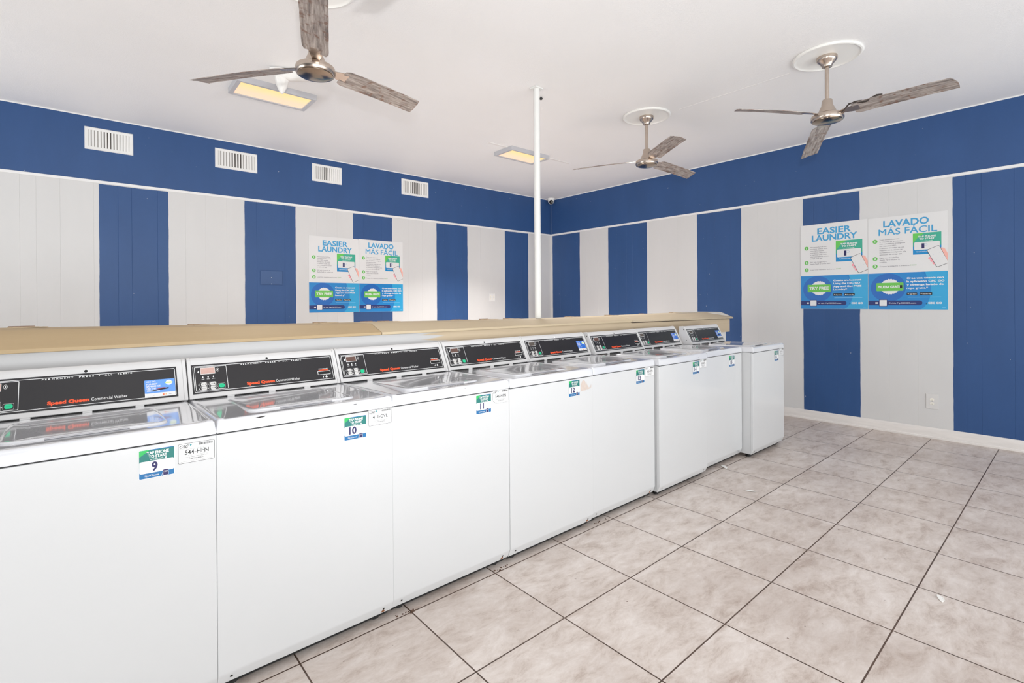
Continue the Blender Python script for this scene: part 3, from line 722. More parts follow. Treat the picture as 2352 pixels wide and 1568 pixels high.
FRONT = -4.208
row = [  # number, centre x, front y, label, service code, app sticker style, display, black top dot
 ('9', -6.2135, FRONT, 'white washing machine numbered 9, nearest in the row, cut by the photo edge', '544-HFN', 0, 'p', True),
 ('10', -5.5585, FRONT, 'white washing machine numbered 10 with service code 411-GVL', '411-GVL', None, 'p', True),
 ('11', -4.9035, FRONT+0.003, 'white washing machine numbered 11 with service code 546-HFN', '546-HFN', None, 'd', True),
 ('12', -4.2485, FRONT, 'white washing machine numbered 12 with torn beige sticker remains', 'torn', None, 'd', True),
 ('13', -3.5900, FRONT+0.008, 'white washing machine numbered 13 with blue app sticker and service code 545-HFN', '545-HFN', 1, 'g', False),
 ('14', -2.9250, FRONT-0.022, 'white washing machine numbered 14 set slightly forward between 13 and 15', '410-GVL', None, 'd', True),
 ('15', -2.2650, FRONT+0.012, 'white washing machine numbered 15 without service sticker, second from the far end', None, 1, 'g', False),
 ('16', -1.6010, FRONT-0.078, 'white washing machine numbered 16 at the far end of the row, standing forward', '413-GVL', 2, 'g', False),
]
for num, xc, yf, lab, code, app, dsp, dot in row:
    r = washer(num, xc, yf, lab, code, app, dsp, dot, cut=(num == '11'))
    if num in ('9', '10', '11', '14'):
        # chipped paint on the worktop's front edge
        c = MB()
        for x, z, s_ in {'9': [(0.12, 0.932, 0.0)], '10': [(-0.19, 0.9395, 1.0), (0.16, 0.936, 0.45)], '11': [(0.05, 0.937, 0.3)], '14': [(0.19, 0.920, 0.45)]}[num]:
            if s_: MB().poly([(x-0.018*s_, -0.0046, z), (x-0.004*s_, -0.0046, z-0.003*s_), (x+0.014*s_, -0.0046, z-0.001), (x+0.018*s_, -0.0046, z+0.002*s_), (x, -0.0046, z+0.002*s_)], darkscrew).build('paint_chip', r)
    if num in ('10', '11', '12', '13'):
        c = MB()
        for sx_ in [0.285]:
            c.poly([(sx_-0.010, 0.0, 0), (sx_+0.008, 0.0, 0), (sx_+0.004, 0.012, 0), (sx_-0.003, 0.014, 0), (sx_-0.008, 0.007, 0)], rust)
        c.build('rust_spot', r, mat4=frame((0, 0.0165, 0.0385), (1, 0, 0), (0, -0.406, 0.914)))

# ------------------------------------------------------------------ posters
def poster(M, lang, W_, H_, label, blot=False):
    paper = mat('poster_white', (222, 221, 220), 0.3, var=0.01)
    head = mat('poster_heading_blue', (64, 156, 204), 0.4, var=0.08, scale=9)
    pg = mat('poster_green', (96, 186, 76), 0.4)
    ptx = mat('poster_text_grey', (96, 92, 104), 0.5); pgt = mat('poster_text_green', (112, 170, 100), 0.5)
    b1 = mat('banner_blue', (0, 122, 192), 0.3, var=0.05, scale=3); b2 = mat('banner_deep', (16, 98, 180), 0.3); b3 = mat('banner_sky', (44, 160, 210), 0.3, var=0.05); b4 = mat('banner_mid', (20, 128, 196), 0.3)
    navy = mat('banner_navy', (28, 42, 106), 0.35); skin = mat('print_skin', (238, 176, 164), 0.4); skin2 = mat('print_pink', (244, 158, 168), 0.4)
    cg = mat('card_teal', (58, 166, 140), 0.35); cgg = mat('card_green', (98, 194, 84), 0.35); cb = mat('card_blue', (0, 134, 196), 0.35)
    root = MB().box(0, W_, 0, H_, 0, 0.004, paper).build('poster', mat4=M)
    tag(root, label, 'poster', 'laundry payment posters on the walls')
    X = lambda u: u*W_
    Y = lambda v: (1-v)*H_
    Z = 0.0044
    t = MB()
    if lang == 'en':
        t.text('EASIER', X(.265), Y(.117), .066*H_, Z, head, width=.505*W_, bold=.03)
        t.text('LAUNDRY', X(.18), Y(.198), .066*H_, Z, head, width=.675*W_, bold=.03)
    else:
        t.text('LAVADO', X(.205), Y(.108), .066*H_, Z, head, width=.575*W_, bold=.03)
        t.text('MÁS FÁCIL', X(.145), Y(.196), .066*H_, Z, head, width=.73*W_, bold=.016)
    t.build('heading', root)
    rows = {'en': ([.277, .450, .535], ['Momentarily TAP the', 'machine sticker with', 'your NFC-capable', 'smartphone, OR SCAN', 'a machine code with', 'your smartphone camera', 'or QR code app'], .2655, ['PAY with Google Pay™,', 'Apple Pay® or credit card'], .443, 'Load the machine and press ', 'START', .535),
            'es': ([.257, .447, .530], ['Toque momentáneamente', 'la etiqueta de la máquina', 'con su teléfono inteligente', 'con capacidad NFC,', 'o escanee el código de una', 'máquina con la cámara de', 'su teléfono inteligente o la', 'aplicación de código QR.'], .240, ['Pague con Google Pay,', 'Apple Pay o tarjeta de', 'crédito.'], .438, 'Cargue la máquina y presione ', 'INICIO', .532)}[lang]
    for i, v in enumerate(rows[0]):
        t = MB(); t.disc(X(.095), Y(v), .033*W_, Z, pg, 24); t.text(str(i+1), X(.095), Y(v)-.0105, .021, Z+.0004, stw, align='C', bold=.04)
        t.build('step_number', root)
    t = MB()
    ls = .0225 if lang == 'en' else .0232
    for i, s_ in enumerate(rows[1]): t.text(s_, X(.155), Y(rows[2]+ls*i+.008), .0098, Z, ptx, bold=.008, width=len(s_)*0.0089*(0.95 if lang == 'en' else 0.88))
    for i, s_ in enumerate(rows[3]): t.text(s_, X(.155), Y(rows[4]+ls*i+.008), .0098, Z, ptx, bold=.008, width=len(s_)*0.0087*(0.9 if lang == 'en' else 0.88))
    t.text(rows[5], X(.155), Y(rows[7]+.006), .0098, Z, ptx, bold=.008, width=.245)
    t.text(rows[6], X(.155)+.252, Y(rows[7]+.006), .0098, Z, pgt, bold=.01, width=.048)
    t.build('instructions', root)
    # picture of the start card with a phone held over it
    u0, u1, v0, v1 = (.545, .925, .215, .455) if lang == 'en' else (.585, .925, .205, .425)
    g = MB()
    g.rect(X(u0), Y(v1), X(u1), Y(v0), Z, cb); g.rect(X(u0), Y(v0+(v1-v0)*.62), X(u1), Y(v0), Z+.0002, cg)
    g.poly([(X(u0), Y(v0), Z+.0004), (X(u0), Y(v0+(v1-v0)*.45), Z+.0004), (X(u0+(u1-u0)*.18), Y(v0+(v1-v0)*.20), Z+.0004), (X(u0+(u1-u0)*.42), Y(v0), Z+.0004)], cgg)
    bw = (u1-u0); bh = v1-v0
    g.rr(X(u0+.05*bw), Y(v0+.79*bh), X(u0+.95*bw), Y(v0+.42*bh), .010, Z+.0006, paper)
    g.text('TAP PHONE', X(u0+.50*bw), Y(v0+.20*bh), .070*bh*H_, Z+.0006, stw, width=.64*bw*W_, bold=.035, align='C')
    g.text('TO START', X(u0+.50*bw), Y(v0+.31*bh), .070*bh*H_, Z+.0006, stw, width=.54*bw*W_, bold=.035, align='C')
    g.text('or scan code', X(u0+.50*bw), Y(v0+.385*bh), .030*bh*H_, Z+.0006, stw, width=.42*bw*W_, bold=.02, align='C')
    g.text('1', X(u0+.36*bw), Y(v0+.73*bh), .24*bh*H_, Z+.0008, ink, align='C', bold=.0, width=.10*bw*W_)
    g.ring(X(u0+.40*bw), Y(v0+.60*bh), X(u0+.52*bw), Y(v0+.50*bh), .02, .0014, Z+.0009, cb)
    g.text('MyCSCGO.com', X(u0+.12*bw), Y(v0+.90*bh), .045*bh*H_, Z+.0006, stw, width=.45*bw*W_, bold=.02)
    g.build('card_picture', root)
    # hand and phone, clipped at the sheet's right edge
    vc = .485 if lang == 'en' else .455
    g = MB(); k = W_
    cxp, cyp = X(.885), Y(vc)
    th = math.radians(24)
    def R(a, b_, z): return (min(cxp+a*math.cos(th)-b_*math.sin(th), W_-0.001), cyp+a*math.sin(th)+b_*math.cos(th), z)
    hand = [R(.040, .075, Z+.0008), R(.075, .050, Z+.0008), R(.10, -.02, Z+.0008), R(.09, -.12, Z+.0008), R(.06, -.11, Z+.0008), R(.02, -.08, Z+.0008)]
    g.poly(hand[::-1], skin)
    for q in range(3):
        g.poly([R(-.062+.004*q+.012*math.cos(a), .01-.028*q+.013*math.sin(a), Z+.0008) for a in [2*PI*i/12 for i in range(12)]], skin2)
    ph_ = rrpts(-.052, -.095, .052, .095, .015, 4); pi_ = rrpts(-.0485, -.0915, .0485, .0915, .012, 4)
    def clip(pts):
        out = []
        for x, y, z in pts:
            if not out or (abs(out[-1][0]-x) > 1e-6 or abs(out[-1][1]-y) > 1e-6): out.append((x, y, z))
        return out
    g.poly(clip([R(a, b_, Z+.0010) for a, b_ in ph_]), inkk); g.poly(clip([R(a, b_, Z+.0013) for a, b_ in pi_]), paper)
    cr_ = mat('phone_corner_marks', (150, 176, 206), 0.4)
    for sx_, sy_ in ((-1, 1), (1, 1), (-1, -1), (1, -1)):
        g.poly([R(sx_*.030, sy_*.030, Z+.0016), R(sx_*.022, sy_*.030, Z+.0016), R(sx_*.022, sy_*.0285, Z+.0016), R(sx_*.030, sy_*.0285, Z+.0016)][::(1 if sx_*sy_ > 0 else -1)], cr_)
    g.build('phone_picture', root)
    # blue banner
    g = MB(); vb = .607
    g.rect(0.001, 0.001, W_-.001, Y(vb), Z, b1)
    def blob(cx, cy, r, z, mt, ymax):
        pts = []
        for i in range(48):
            a = 2*PI*i/48; x = min(max(cx+r*math.cos(a), .0012), W_-.0012); y = min(max(cy+r*math.sin(a), .0012), ymax); pts.append((x, y, z))
        g.poly(clip(pts), mt)
    g.poly([(X(.62), 0.001, Z+.0002), (X(.999), 0.001, Z+.0002), (X(.999), Y(vb), Z+.0002), (X(.73), Y(vb), Z+.0002), (X(.775), Y(.72), Z+.0002), (X(.76), Y(.83), Z+.0002), (X(.70), Y(.93), Z+.0002)], b3)
    blob(X(.36), Y(.80), .28, Z+.0003, b4, Y(vb)-.0002)
    blob(X(.265), Y(.765), .145, Z+.0005, b2, Y(vb)-.0002)
    g.build('blue_banner', root)
    g = MB(); cx, cy, r = X(.29), Y(.755), .125*W_
    g.poly([(cx+r*(1+.035*math.cos(22*a))*math.cos(a), cy+r*.97*(1+.035*math.cos(22*a))*math.sin(a), Z+.0008) for a in [2*PI*i/132 for i in range(132)]], stw)
    g.build('seal', root)
    g = MB()
    rp = mat('ribbon_green', (106, 190, 78), 0.35)
    g.rr(X(.11), Y(.800), X(.465), Y(.712), .008, Z+.0011, rp)
    if lang == 'en': g.text('TRY FREE', X(.2875), Y(.771), .030, Z+.0014, stw, width=.30*W_, bold=.04, align='C')
    else:
        g.text('PRUEBA GRATIS' if not blot else 'PRUEBA GRATI', X(.13), Y(.768), .023, Z+.0014, stw, width=(.315 if not blot else .286)*W_, bold=.04)
        if blot: g.rect(X(.418), Y(.772), X(.449), Y(.740), Z+.0017, inkk)
    g.build('ribbon', root)
    t = MB()
    lines = ['Create an Account', 'Using the CSC GO', 'App and Get FREE', 'Laundry*'] if lang == 'en' else ['Cree una cuenta con', 'la aplicación CSC GO', 'y obtenga lavado de', 'ropa gratis.*']
    wid = [.405, .385, .405, .20] if lang == 'en' else [.445, .455, .445, .26]
    for i, s_ in enumerate(lines): t.text(s_, X(.505), Y(.678+.0345*i), .0165, Z+.0009, stw, width=wid[i]*W_, bold=.035)
    t.rect(X(.52), Y(.872), X(.92), Y(.869), Z+.0009, mat('pale_blue_line', (150, 210, 240), 0.4))
    t.text('CSC GO', X(.765), Y(.940), .017, Z+.0009, stw, width=.165*W_, bold=.05)
    t.poly([(X(.735), Y(.938), Z+.0009), (X(.75), Y(.945), Z+.0009), (X(.757), Y(.936), Z+.0009), (X(.745), Y(.934), Z+.0009)], mat('logo_dark_teal', (0, 90, 110), 0.4))
    t.rect(X(.93), Y(.977), X(.975), Y(.974), Z+.0009, MATS['pale_blue_line'])
    t.build('banner_lettering', root)
    for xa, xb, s_ in ((.505, .635, 'App Store'), (.665, .815, 'Google Play')):
        g = MB(); g.rr(X(xa), Y(.848), X(xb), Y(.820), .004, Z+.0009, inkk)
        g.disc(X(xa)+.012, Y(.834), .005, Z+.0012, stw, 10); g.text(s_, X(xa)+.021, Y(.841), .010, Z+.0012, stw, width=(xb-xa)*W_-.027, bold=.02)
        g.build('download_button', root)
    g = MB()
    g.poly([(0.0012, Y(.955), Z+.0009)]+[(X(.66)+.024*math.cos(a), Y(.930)+.0235*math.sin(a), Z+.0009) for a in [-PI/2+PI*i/10 for i in range(11)]]+[(0.0012, Y(.905), Z+.0009)], navy)
    g.rr(X(.145), Y(.967), X(.255), Y(.893), .006, Z+.0012, navy); g.rr(X(.152), Y(.962), X(.248), Y(.898), .004, Z+.0014, stw)
    g.rr(X(.095), Y(.938), X(.13), Y(.922), .002, Z+.0012, stw)
    g.text('or visit' if lang == 'en' else 'O visite', X(.275), Y(.937), .0115, Z+.0012, stw, width=.095*W_, bold=.015)
    g.text('MyCSCGO.com', X(.385), Y(.937), .0115, Z+.0012, stw, width=.235*W_, bold=.04)
    g.build('web_address_bar', root)
    return root
poster(on_left_wall(-4.150, 1.236, 0.0005), 'en', .632, .934, 'English laundry poster on the left wall, mostly over a white stripe', )
poster(on_left_wall(-3.516, 1.233, 0.0005), 'es', .626, .942, 'Spanish laundry poster on the left wall, beside the English one')
poster(on_right_wall(-4.000, 1.247, 0.0005), 'en', .643, .945, 'English laundry poster on the right wall, mostly over a blue stripe')
poster(on_right_wall(-4.645, 1.246, 0.0005), 'es', .634, .942, 'Spanish laundry poster on the right wall with a black square on its green ribbon', blot=True)

# ------------------------------------------------------------------ wall vents
ventw = mat('vent_white', (236, 235, 232), 0.35, var=0.03)
vent_b = mat('vent_back', (176, 173, 169), 0.7, var=0.2)
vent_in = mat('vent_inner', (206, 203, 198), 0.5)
for x0, x1, z0, z1, lab in [(-6.194, -5.829, 2.813, 3.024, 'white air vent on the blue band, nearest to the left edge of the photo'),
                            (-5.127, -4.709, 2.822, 3.034, 'white air vent on the blue band, second from the left'),
                            (-4.103, -3.733, 2.836, 3.050, 'white air vent on the blue band, above the left wall posters'),
                            (-2.900, -2.472, 2.838, 3.056, 'white air vent on the blue band, closest to the pipe column')]:
    w_, h_ = x1-x0, z1-z0
    r = tag(empty('air_vent', (x0, -0.0003, z0)), lab, 'air vent', 'air vents along the blue band')
    K = frame((0, 0, 0), (1, 0, 0), (0, 0, 1))
    b = MB(); o_ = rrpts(0, 0, w_, h_, 0.002, 1); i1 = rrpts(0.006, 0.006, w_-0.006, h_-0.006, 0.002, 1); i2 = rrpts(0.028, 0.028, w_-0.028, h_-0.028, 0.002, 1)
    n = len(o_)
    b.raw([(x, y, 0) for x, y in o_]+[(x, y, 0.008) for x, y in i1]+[(x, y, 0.006) for x, y in i2]+[(x, y, 0.0) for x, y in i2],
          [(k*n+i, k*n+(i+1)%n, (k+1)*n+(i+1)%n, (k+1)*n+i) for k in range(3) for i in range(n)], ventw)
    b.build('vent_frame', r, mat4=K)
    MB().rect(0.026, 0.026, w_-0.026, h_-0.026, 0.0006, vent_b).build('damper', r, mat4=K)
    MB().rect(w_*0.36, 0.028, w_*0.62, h_-0.028, 0.0009, mat('duct_dark', (78, 72, 68), 0.8)).build('duct_opening', r, mat4=K)
    b = MB(); nl = 13; ww = w_-0.056
    for i in range(nl):
        x = 0.028+ww*(i+0.5)/nl
        t_ = -0.012 if i < nl/3 else (0.002 if i < 2*nl/3 else 0.013)
        b.poly([(x-0.010, 0.028, 0.0014), (x+0.002-t_*0.2, 0.028, 0.0058), (x+0.002-t_*0.2, h_-0.028, 0.0058), (x-0.010, h_-0.028, 0.0014)], ventw)
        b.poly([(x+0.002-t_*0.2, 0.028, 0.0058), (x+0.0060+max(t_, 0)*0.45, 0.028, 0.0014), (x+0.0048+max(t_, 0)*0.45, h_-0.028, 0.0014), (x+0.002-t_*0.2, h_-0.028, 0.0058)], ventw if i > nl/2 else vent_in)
    b.build('louvres', r, mat4=K)

# ------------------------------------------------------------------ ceiling lights
alu = mat('light_frame_grey', (190, 190, 194), 0.4, 0.0, var=0.05)
def glow():
    M = bpy.data.materials.new('warm_diffuser'); M.use_nodes = True
    nt = M.node_tree; N = nt.nodes; L = nt.links; b = N['Principled BSDF']
    tc = N.new('ShaderNodeTexCoord'); sp = N.new('ShaderNodeSeparateXYZ'); L.new(tc.outputs['Object'], sp.inputs[0])
    mr = N.new('ShaderNodeMapRange'); mr.inputs[1].default_value = -0.10; mr.inputs[2].default_value = 0.05; L.new(sp.outputs[1], mr.inputs[0])
    mx = N.new('ShaderNodeMix'); mx.data_type = 'RGBA'; mx.inputs[6].default_value = lin((255, 222, 140)); mx.inputs[7].default_value = lin((250, 214, 180)); L.new(mr.outputs[0], mx.inputs[0])
    b.inputs['Base Color'].default_value = (0.25, 0.22, 0.18, 1)
    L.new(mx.outputs[2], b.inputs['Emission Color']); b.inputs['Emission Strength'].default_value = 1.0
    return M
gm_ = glow()
for x, y, lab in [(-4.995, -1.665, 'lit warm ceiling light in a grey frame, nearer, behind the large ceiling fan'), (-2.205, -1.70, 'lit warm ceiling light in a grey frame, farther, crossed by the white pipe column')]:
    r = tag(empty('ceiling_light', (x, y, H)), lab, 'ceiling light', 'flat ceiling lights')
    hw, hh = 0.305, 0.160
    b = MB(); o_ = rrpts(-hw, -hh, hw, hh, 0.003, 1); i_ = rrpts(-hw+0.032, -hh+0.026, hw-0.032, hh-0.026, 0.003, 1); n = len(o_)
    b.raw([(x_, y_, 0) for x_, y_ in o_]+[(x_, y_, -0.046) for x_, y_ in o_]+[(x_, y_, -0.044) for x_, y_ in i_]+[(x_, y_, -0.030) for x_, y_ in i_],
          [(k*n+i, (k+1)*n+i, (k+1)*n+(i+1)%n, k*n+(i+1)%n) for k in range(3) for i in range(n)], alu)
    b.build('light_frame', r)
    MB().box(-hw+0.030, hw-0.030, -hh+0.024, hh-0.024, -0.036, -0.030, gm_).build('diffuser', r)

# ------------------------------------------------------------------ fans
nickel = mat('brushed_nickel', (196, 182, 170), 0.26, 1.0, var=0.08, scale=10, stretch=(1, 1, 30))
nickel_d = mat('nickel_disc', (150, 134, 118), 0.16, 1.0, var=0.12, scale=6)
plate_m = mat('plate_white', (238, 237, 233), 0.4, var=0.02)
def blade_material():
    M = bpy.data.materials.new('weathered_blade'); M.use_nodes = True
    nt = M.node_tree; N = nt.nodes; L = nt.links; b = N['Principled BSDF']; b.inputs['Roughness'].default_value = 0.5; b.inputs['Metallic'].default_value = 0.25
    tc = N.new('ShaderNodeTexCoord'); mp = N.new('ShaderNodeMapping'); mp.inputs['Scale'].default_value = (2.0, 20, 1); L.new(tc.outputs['Object'], mp.inputs[0])
    n1 = N.new('ShaderNodeTexNoise'); n1.inputs['Scale'].default_value = 3; n1.inputs['Detail'].default_value = 9; n1.inputs['Roughness'].default_value = 0.65; L.new(mp.outputs[0], n1.inputs['Vector'])
    cr = N.new('ShaderNodeValToRGB'); e = cr.color_ramp.elements
    e[0].position = 0.32; e[0].color = lin((88, 80, 78)); e[1].position = 0.70; e[1].color = lin((200, 191, 184))
    q = e.new(0.5); q.color = lin((158, 147, 140))
    L.new(n1.outputs['Fac'], cr.inputs[0])
    n2 = N.new('ShaderNodeTexNoise'); n2.inputs['Scale'].default_value = 26; n2.inputs['Detail'].default_value = 4; L.new(tc.outputs['Object'], n2.inputs['Vector'])
    r2 = N.new('ShaderNodeMapRange'); r2.inputs[1].default_value = 0.56; r2.inputs[2].default_value = 0.66; r2.inputs[4].default_value = 0.75; L.new(n2.outputs['Fac'], r2.inputs[0])
    mx = N.new('ShaderNodeMix'); mx.data_type = 'RGBA'; mx.inputs[7].default_value = lin((124, 92, 76)); L.new(r2.outputs[0], mx.inputs[0]); L.new(cr.outputs[0], mx.inputs[6])
    L.new(mx.outputs[2], b.inputs['Base Color'])
    bp = N.new('ShaderNodeBump'); bp.inputs['Strength'].default_value = 0.4; bp.inputs['Distance'].default_value = 0.003; L.new(n1.outputs['Fac'], bp.inputs['Height']); L.new(bp.outputs[0], b.inputs['Normal'])
    return M
blm = blade_material()
def make_blade_mesh():
    """underside and top of one blade; x outwards from 0.165 to 0.72"""
    b = MB(); nx, ny = 22, 8; vs = []; fs = []
    for i in range(nx+1):
        t = i/nx; x = 0.165+0.555*t
        hwid = 0.068-0.004*t
        if t < 0.06: hwid *= 0.80+0.20*math.sin((t/0.06)*PI/2)
        for j in range(ny+1):
            s_ = -1+2*j/ny
            y = hwid*s_
            xx = x + (0.012*s_ if i == nx else 0) - (0.010*s_*s_ if i == nx else 0)
            z = 0.006*(1-s_*s_) + 0.0012*math.cos(s_*PI*2.2) - 0.018*t*t
            jag = 0.0007*math.sin(i*7.3+j*3.1) if j in (0, ny) else 0
            vs.append((xx, y+jag, z))
    m_ = len(vs)
    vs += [(x, y, z+0.0035) for x, y, z in vs]
    for i in range(nx):
        for j in range(ny):
            a = i*(ny+1)+j; c = a+ny+1
            fs.append((a, a+1, c+1, c)); fs.append((m_+a, m_+c, m_+c+1, m_+a+1))
    for i in range(nx):
        a = i*(ny+1); c = a+ny+1; fs.append((a, c, m_+c, m_+a)); a += ny; c += ny; fs.append((a, m_+a, m_+c, c))
    for j in range(ny):
        fs.append((j, m_+j, m_+j+1, j+1)); a = nx*(ny+1)+j; fs.append((a, a+1, m_+a+1, m_+a))
    b.raw(vs, fs, blm); return b
def make_bracket():
    b = MB()
    b.raw([(0.085, -0.018, 0.004), (0.085, 0.018, 0.004), (0.20, 0.045, 0.004), (0.20, -0.045, 0.004), (0.085, -0.018, 0.008), (0.085, 0.018, 0.008), (0.20, 0.045, 0.0075), (0.20, -0.045, 0.0075)],
          [(0,1,2,3),(7,6,5,4),(0,4,5,1),(1,5,6,2),(2,6,7,3),(3,7,4,0)], nickel)
    return b
def fan(x, y, angs, label, tilt=(0, 0), zb=2.690, droop=None, wire=False):
    r = tag(empty('ceiling_fan', (x, y, H)), label, 'ceiling fan', 'three-blade ceiling fans')
    R_ = 0.222
    MB().lathe([(0.0, -0.001), (R_, -0.001), (R_+0.003, -0.008), (R_-0.004, -0.016), (R_-0.014, -0.018), (R_-0.022, -0.012), (R_-0.034, -0.010), (0.0, -0.010)][::-1], plate_m, 64).build('ceiling_plate', r, smooth=True)
    MB().lathe([(0.0, -0.010), (0.066, -0.010), (0.067, -0.030), (0.062, -0.040), (0.046, -0.056), (0.036, -0.072), (0.032, -0.084), (0.022, -0.088), (0.0, -0.088)][::-1], nickel, 40).build('canopy', r, smooth=True)
    zz = zb-H
    MB().lathe([(0.0135, zz+0.105), (0.0135, -0.086)], nickel, 20).build('downrod', r, smooth=True)
    mo = MB()
    mo.lathe([(0.0, zz+0.118), (0.030, zz+0.118), (0.034, zz+0.110), (0.038, zz+0.075), (0.058, zz+0.030), (0.060, zz+0.020), (0.0, zz+0.020)][::-1], nickel, 40)
    mo.lathe([(0.0, zz+0.018), (0.045, zz+0.018), (0.090, zz+0.012), (0.102, zz+0.004), (0.106, zz-0.008), (0.106, zz-0.026), (0.100, zz-0.036), (0.0, zz-0.036)][::-1], nickel, 48)
    mh = mo.build('motor_housing', r, smooth=True)
    MB().lathe([(0.0, zz-0.0355), (0.094, zz-0.0355), (0.093, zz-0.040), (0.070, zz-0.047), (0.035, zz-0.0515), (0.0, zz-0.053)][::-1], nickel_d, 48).build('motor_cap', mh, smooth=True)
    for i, a in enumerate(angs):
        dz = (droop or (0, 0, 0))[i]
        a_ = math.radians(a)
        M = Matrix.Translation((0, 0, zz)) @ Matrix.Rotation(a_, 4, 'Z') @ Matrix.Rotation(-math.atan2(dz, 0.72), 4, 'Y') @ Matrix.Rotation(math.radians(-15), 4, 'X')
        bl = make_blade_mesh().build('blade', r, smooth=True, mat4=M)
        make_bracket().build('blade_bracket', bl)
    if wire:
        wm = mat('loose_wire', (70, 62, 58), 0.5, 0.4, var=0.3, scale=60)
        a_ = math.radians(angs[wire-1]); M = Matrix.Translation((0, 0, zz)) @ Matrix.Rotation(a_, 4, 'Z')
        b = MB()
        for q in range(3):
            b.tube([(0.10+0.004*q, -0.03, -0.012+0.004*q), (0.125, -0.040+0.006*q, 0.006+0.004*q), (0.155, -0.058, 0.022+0.003*q), (0.195, -0.064, 0.030-0.003*q), (0.23, -0.058+0.008*q, 0.026-0.005*q), (0.255, -0.050+0.008*q, 0.018), (0.285, -0.060+0.004*q, 0.026), (0.32, -0.066, 0.034-0.003*q), (0.35, -0.060, 0.030)], 0.0040, wm, 6)
        b.build('loose_wire', r, smooth=True, mat4=M)['label'] = 'dark loose wire coiled along one blade'
    return r
fan(-5.232, -3.330, (11, 132, -110), 'large dusty ceiling fan nearest the camera, hanging in front of the lit light', zb=2.655, droop=(0.015, -0.015, 0.03))
fan(-2.100, -3.370, (-5, 115, -125), 'farthest ceiling fan, hanging beside the pipe column', droop=(-0.02, 0.02, 0.01))
fan(-2.092, -4.902, (28, 148, -92), 'ceiling fan on the right with a dark wire lying on one blade', droop=(-0.09, 0.02, 0.01), wire=3)
fan(-5.200, -4.835, (98, 218, -22), 'ceiling fan above the frame, only a blade tip showing at the top edge')

# white wrapped box fixed beside the light
wb = tag(empty('wrapped_box', (-4.985, -2.15, H)), 'small crumpled white wrapped fixture on the ceiling between fan hub and light', 'fixture')
cw = mat('crumpled_white', (234, 232, 229), 0.6, var=0.04, bump=0.5, bscale=18)
b = MB(); random.seed(3)
prof = []
def slab(path, rx, ry, seg=10):
    vs = []; fs = []
    for i, (p, s_) in enumerate(path):
        for q in range(seg):
            a = 2*PI*q/seg; k = s_*(1+random.uniform(-.10, .10))
            sgn = lambda v: math.copysign(abs(v)**0.6, v)
            vs.append((p[0]+rx*k*sgn(math.cos(a))*0.5, p[1]+ry*k*sgn(math.cos(a)), p[2]+ry*1.2*k*sgn(math.sin(a))))
    for i in range(len(path)-1):
        for q in range(seg): fs.append((i*seg+q, i*seg+(q+1)%seg, (i+1)*seg+(q+1)%seg, (i+1)*seg+q))
    fs.append(tuple(range(seg))[::-1]); fs.append(tuple(range((len(path)-1)*seg, len(path)*seg)))
    b.raw(vs, fs, cw)
slab([((-0.16, 0.03, -0.030), 0.55), ((-0.10, 0.0, -0.040), 0.9), ((-0.02, -0.02, -0.045), 1.0), ((0.08, -0.07, -0.040), 1.0), ((0.13, -0.10, -0.032), 0.7)], 0.02, 0.034)
b.build('box_body', wb, smooth=True)
b = MB(); b.lathe([(0.008, -0.185), (0.022, -0.165), (0.040, -0.125), (0.050, -0.080), (0.050, -0.050), (0.045, -0.004)], cw, 9)
b.xf(Matrix.Translation((-0.075, 0.02, 0))).build('wrapped_bulb', wb, smooth=True)

# ------------------------------------------------------------------ small wall and corner things
dc = tag(empty('security_camera', (-0.085, -0.095, H)), 'white dome security camera at the ceiling corner behind the pipe column', 'camera')
MB().lathe([(0.0, -0.024), (0.058, -0.024), (0.062, -0.012), (0.062, 0.0), (0.0, 0.0)], plate_m, 32).build('mounting_base', dc, smooth=True)
MB().lathe([(0.0, -0.098), (0.022, -0.094), (0.042, -0.078), (0.053, -0.052), (0.056, -0.024), (0.0, -0.024)], plate_m, 32).build('dome', dc, smooth=True)
d = Vector((-0.66, -0.72, -0.22)).normalized(); u_ = d.orthogonal().normalized(); w_ = d.cross(u_)
b = MB(); c0 = Vector((0, 0, -0.058))
vs = []; fs = []
for k, (r_, t_) in enumerate([(0.036, 0.030), (0.036, 0.054), (0.030, 0.062), (0.014, 0.066)]):
    for q in range(20):
        a = 2*PI*q/20; vs.append(c0+d*t_+r_*(math.cos(a)*u_+math.sin(a)*w_))
for k in range(3):
    for q in range(20): fs.append((k*20+q, k*20+(q+1)%20, (k+1)*20+(q+1)%20, (k+1)*20+q))
fs.append(tuple(range(60, 80)))
b.raw(vs, fs, mat('lens_black', (14, 14, 16), 0.12)); b.build('lens', dc, smooth=True)
cbm = mat('cable_grey', (120, 138, 170), 0.5)
o = MB().tube([(-0.012, -0.02, H-0.02), (-0.011, -0.018, 2.9), (-0.013, -0.019, 2.7), (-0.012, -0.018, 2.54)], 0.0035, cbm).build('camera_cable', smooth=True)
tag(o, 'thin cable running down the wall corner below the dome camera', 'cable')

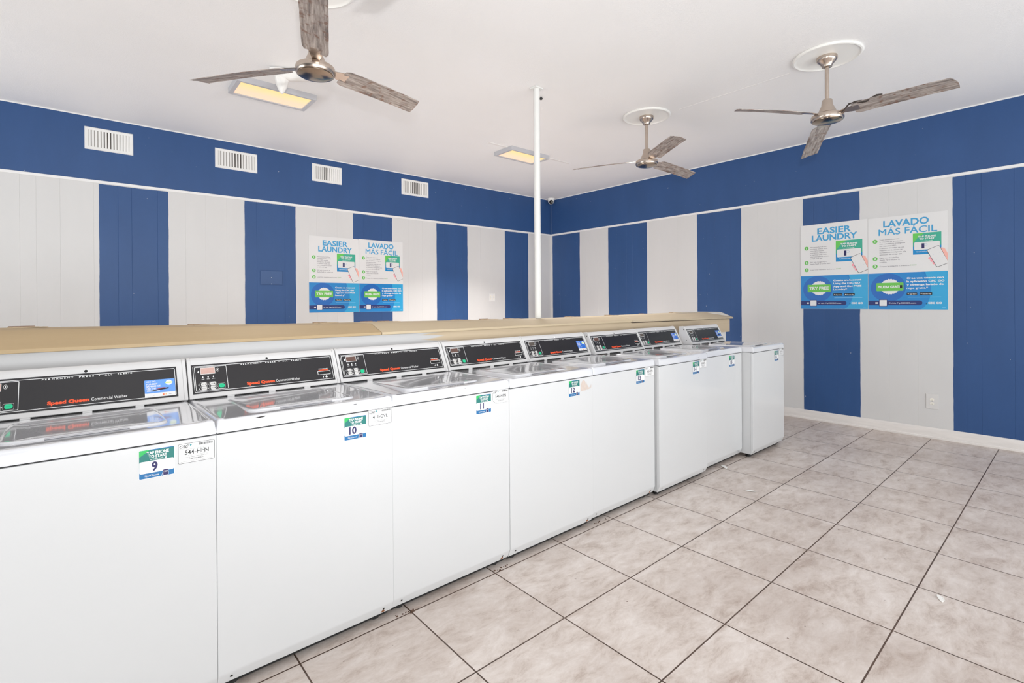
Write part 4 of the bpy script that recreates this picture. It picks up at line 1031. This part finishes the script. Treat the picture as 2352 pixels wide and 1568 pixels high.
def outlet(M, w_, h_, label, plate, gang=1, oname='wall_outlet'):
    r = MB().box(0, w_, 0, h_, 0, 0.005, plate).build(oname, mat4=M, bevel=0.002); tag(r, label, 'outlet', None)
    ow = mat('outlet_white', (240, 236, 226), 0.35); dk = mat('slot_dark', (50, 42, 38), 0.6)
    for g in range(gang):
        cx = w_*(g+0.5)/gang
        for cy in (h_/2-0.019, h_/2+0.019):
            b = MB(); b.poly([(cx+0.0165*math.cos(a), cy+0.0145*math.sin(a), 0.0075) for a in [2*PI*i/20 for i in range(20)]], ow)
            b.rect(cx-0.0075, cy-0.001, cx-0.0055, cy+0.007, 0.0079, dk); b.rect(cx+0.0045, cy-0.001, cx+0.0065, cy+0.007, 0.0079, dk); b.disc(cx, cy-0.007, 0.0025, 0.0079, dk, 10)
            b.build('socket', r)
        MB().disc(cx, h_/2, 0.0025, 0.0060, dk, 8).build('screw', r)
outlet(on_right_wall(-5.110, 0.284, 0.0003), 0.092, 0.146, 'double power outlet with white oversized plate low on the right wall', mat('plate_wall_white', (216, 214, 212), 0.4))
outlet(on_left_wall(-1.390, 1.363, 0.0003), 0.122, 0.122, 'white four-socket outlet on the left wall between two blue stripes', mat('plate_wall_white2', (226, 225, 223), 0.4), 2)
# painted-over box on the blue stripe
blp = mat('painted_blue', BLUE, 0.4, var=0.1)
r = MB().box(0, 0.236, 0, 0.160, 0, 0.008, blp).build('access_panel', mat4=on_left_wall(-4.688, 1.566, 0.0003), bevel=0.003)
tag(r, 'access panel painted over blue, on the second blue stripe of the left wall', 'panel')
MB().box(0.012, 0.224, 0.004, 0.014, 0.008, 0.013, blp).build('bottom_lip', r)
b = MB(); b.disc(0.118, 0.100, 0.016, 0.0095, blp, 16); b.build('keyhole_boss', r)
MB().disc(0.117, 0.080, 0.004, 0.0100, pwhite, 8).disc(0.117, 0.010, 0.004, 0.0140, pwhite, 8).build('white_chip', r)

# ------------------------------------------------------------------ litter on the floor
scr = mat('scrap_white', (240, 238, 234), 0.6)
for (x, y, s_, rz, lab) in [(-3.323, -5.709, 0.020, 0.4, 'white paper scrap on an open floor tile at the lower right'),
                            (-2.669, -4.585, 0.022, 2.0, 'small white scrap on the tiles in front of washer 14'),
                            (-2.300, -4.215, 0.030, 0.9, 'white lint scrap lying at the foot of washer 15')]:
    b = MB()
    pts = [(s_*1.5*math.cos(a)*(1+0.2*math.sin(3*a)), s_*0.6*math.sin(a), 0.0005+0.003*abs(math.sin(a))) for a in [2*PI*i/12 for i in range(12)]]
    b.poly(pts, scr); b.raw([(x_, y_, z_+0.0012) for x_, y_, z_ in pts], [tuple(range(12))], scr)
    o = b.build('paper_scrap'); o.location = (x, y, 0); o.rotation_euler = (0, 0, rz); tag(o, lab, 'litter')
dirt = mat('dirt_brown', (86, 62, 48), 0.9, var=0.3, scale=60)
for (x, y, n, lab) in [(-5.165, -4.205, 14, 'clump of brown dirt by the feet between washers 10 and 11'), (-4.640, -4.205, 12, 'clump of brown dirt by the feet between washers 11 and 12'), (-3.835, -4.19, 9, 'rusty crumbs on the floor by washer 13')]:
    b = MB(); rnd = random.Random(int(-x*100))
    for _ in range(n):
        cx, cy, s_ = rnd.gauss(0, 0.03), rnd.gauss(0, 0.008), rnd.uniform(0.002, 0.005)
        b.lathe([(0.0, 0), (s_, 0.0005), (s_*0.8, s_*0.6), (0.0, s_)], dirt, 6, cx, cy)
    o = b.build('dirt_clump'); o.location = (x, y, 0); tag(o, lab, 'dirt', None, 'stuff')
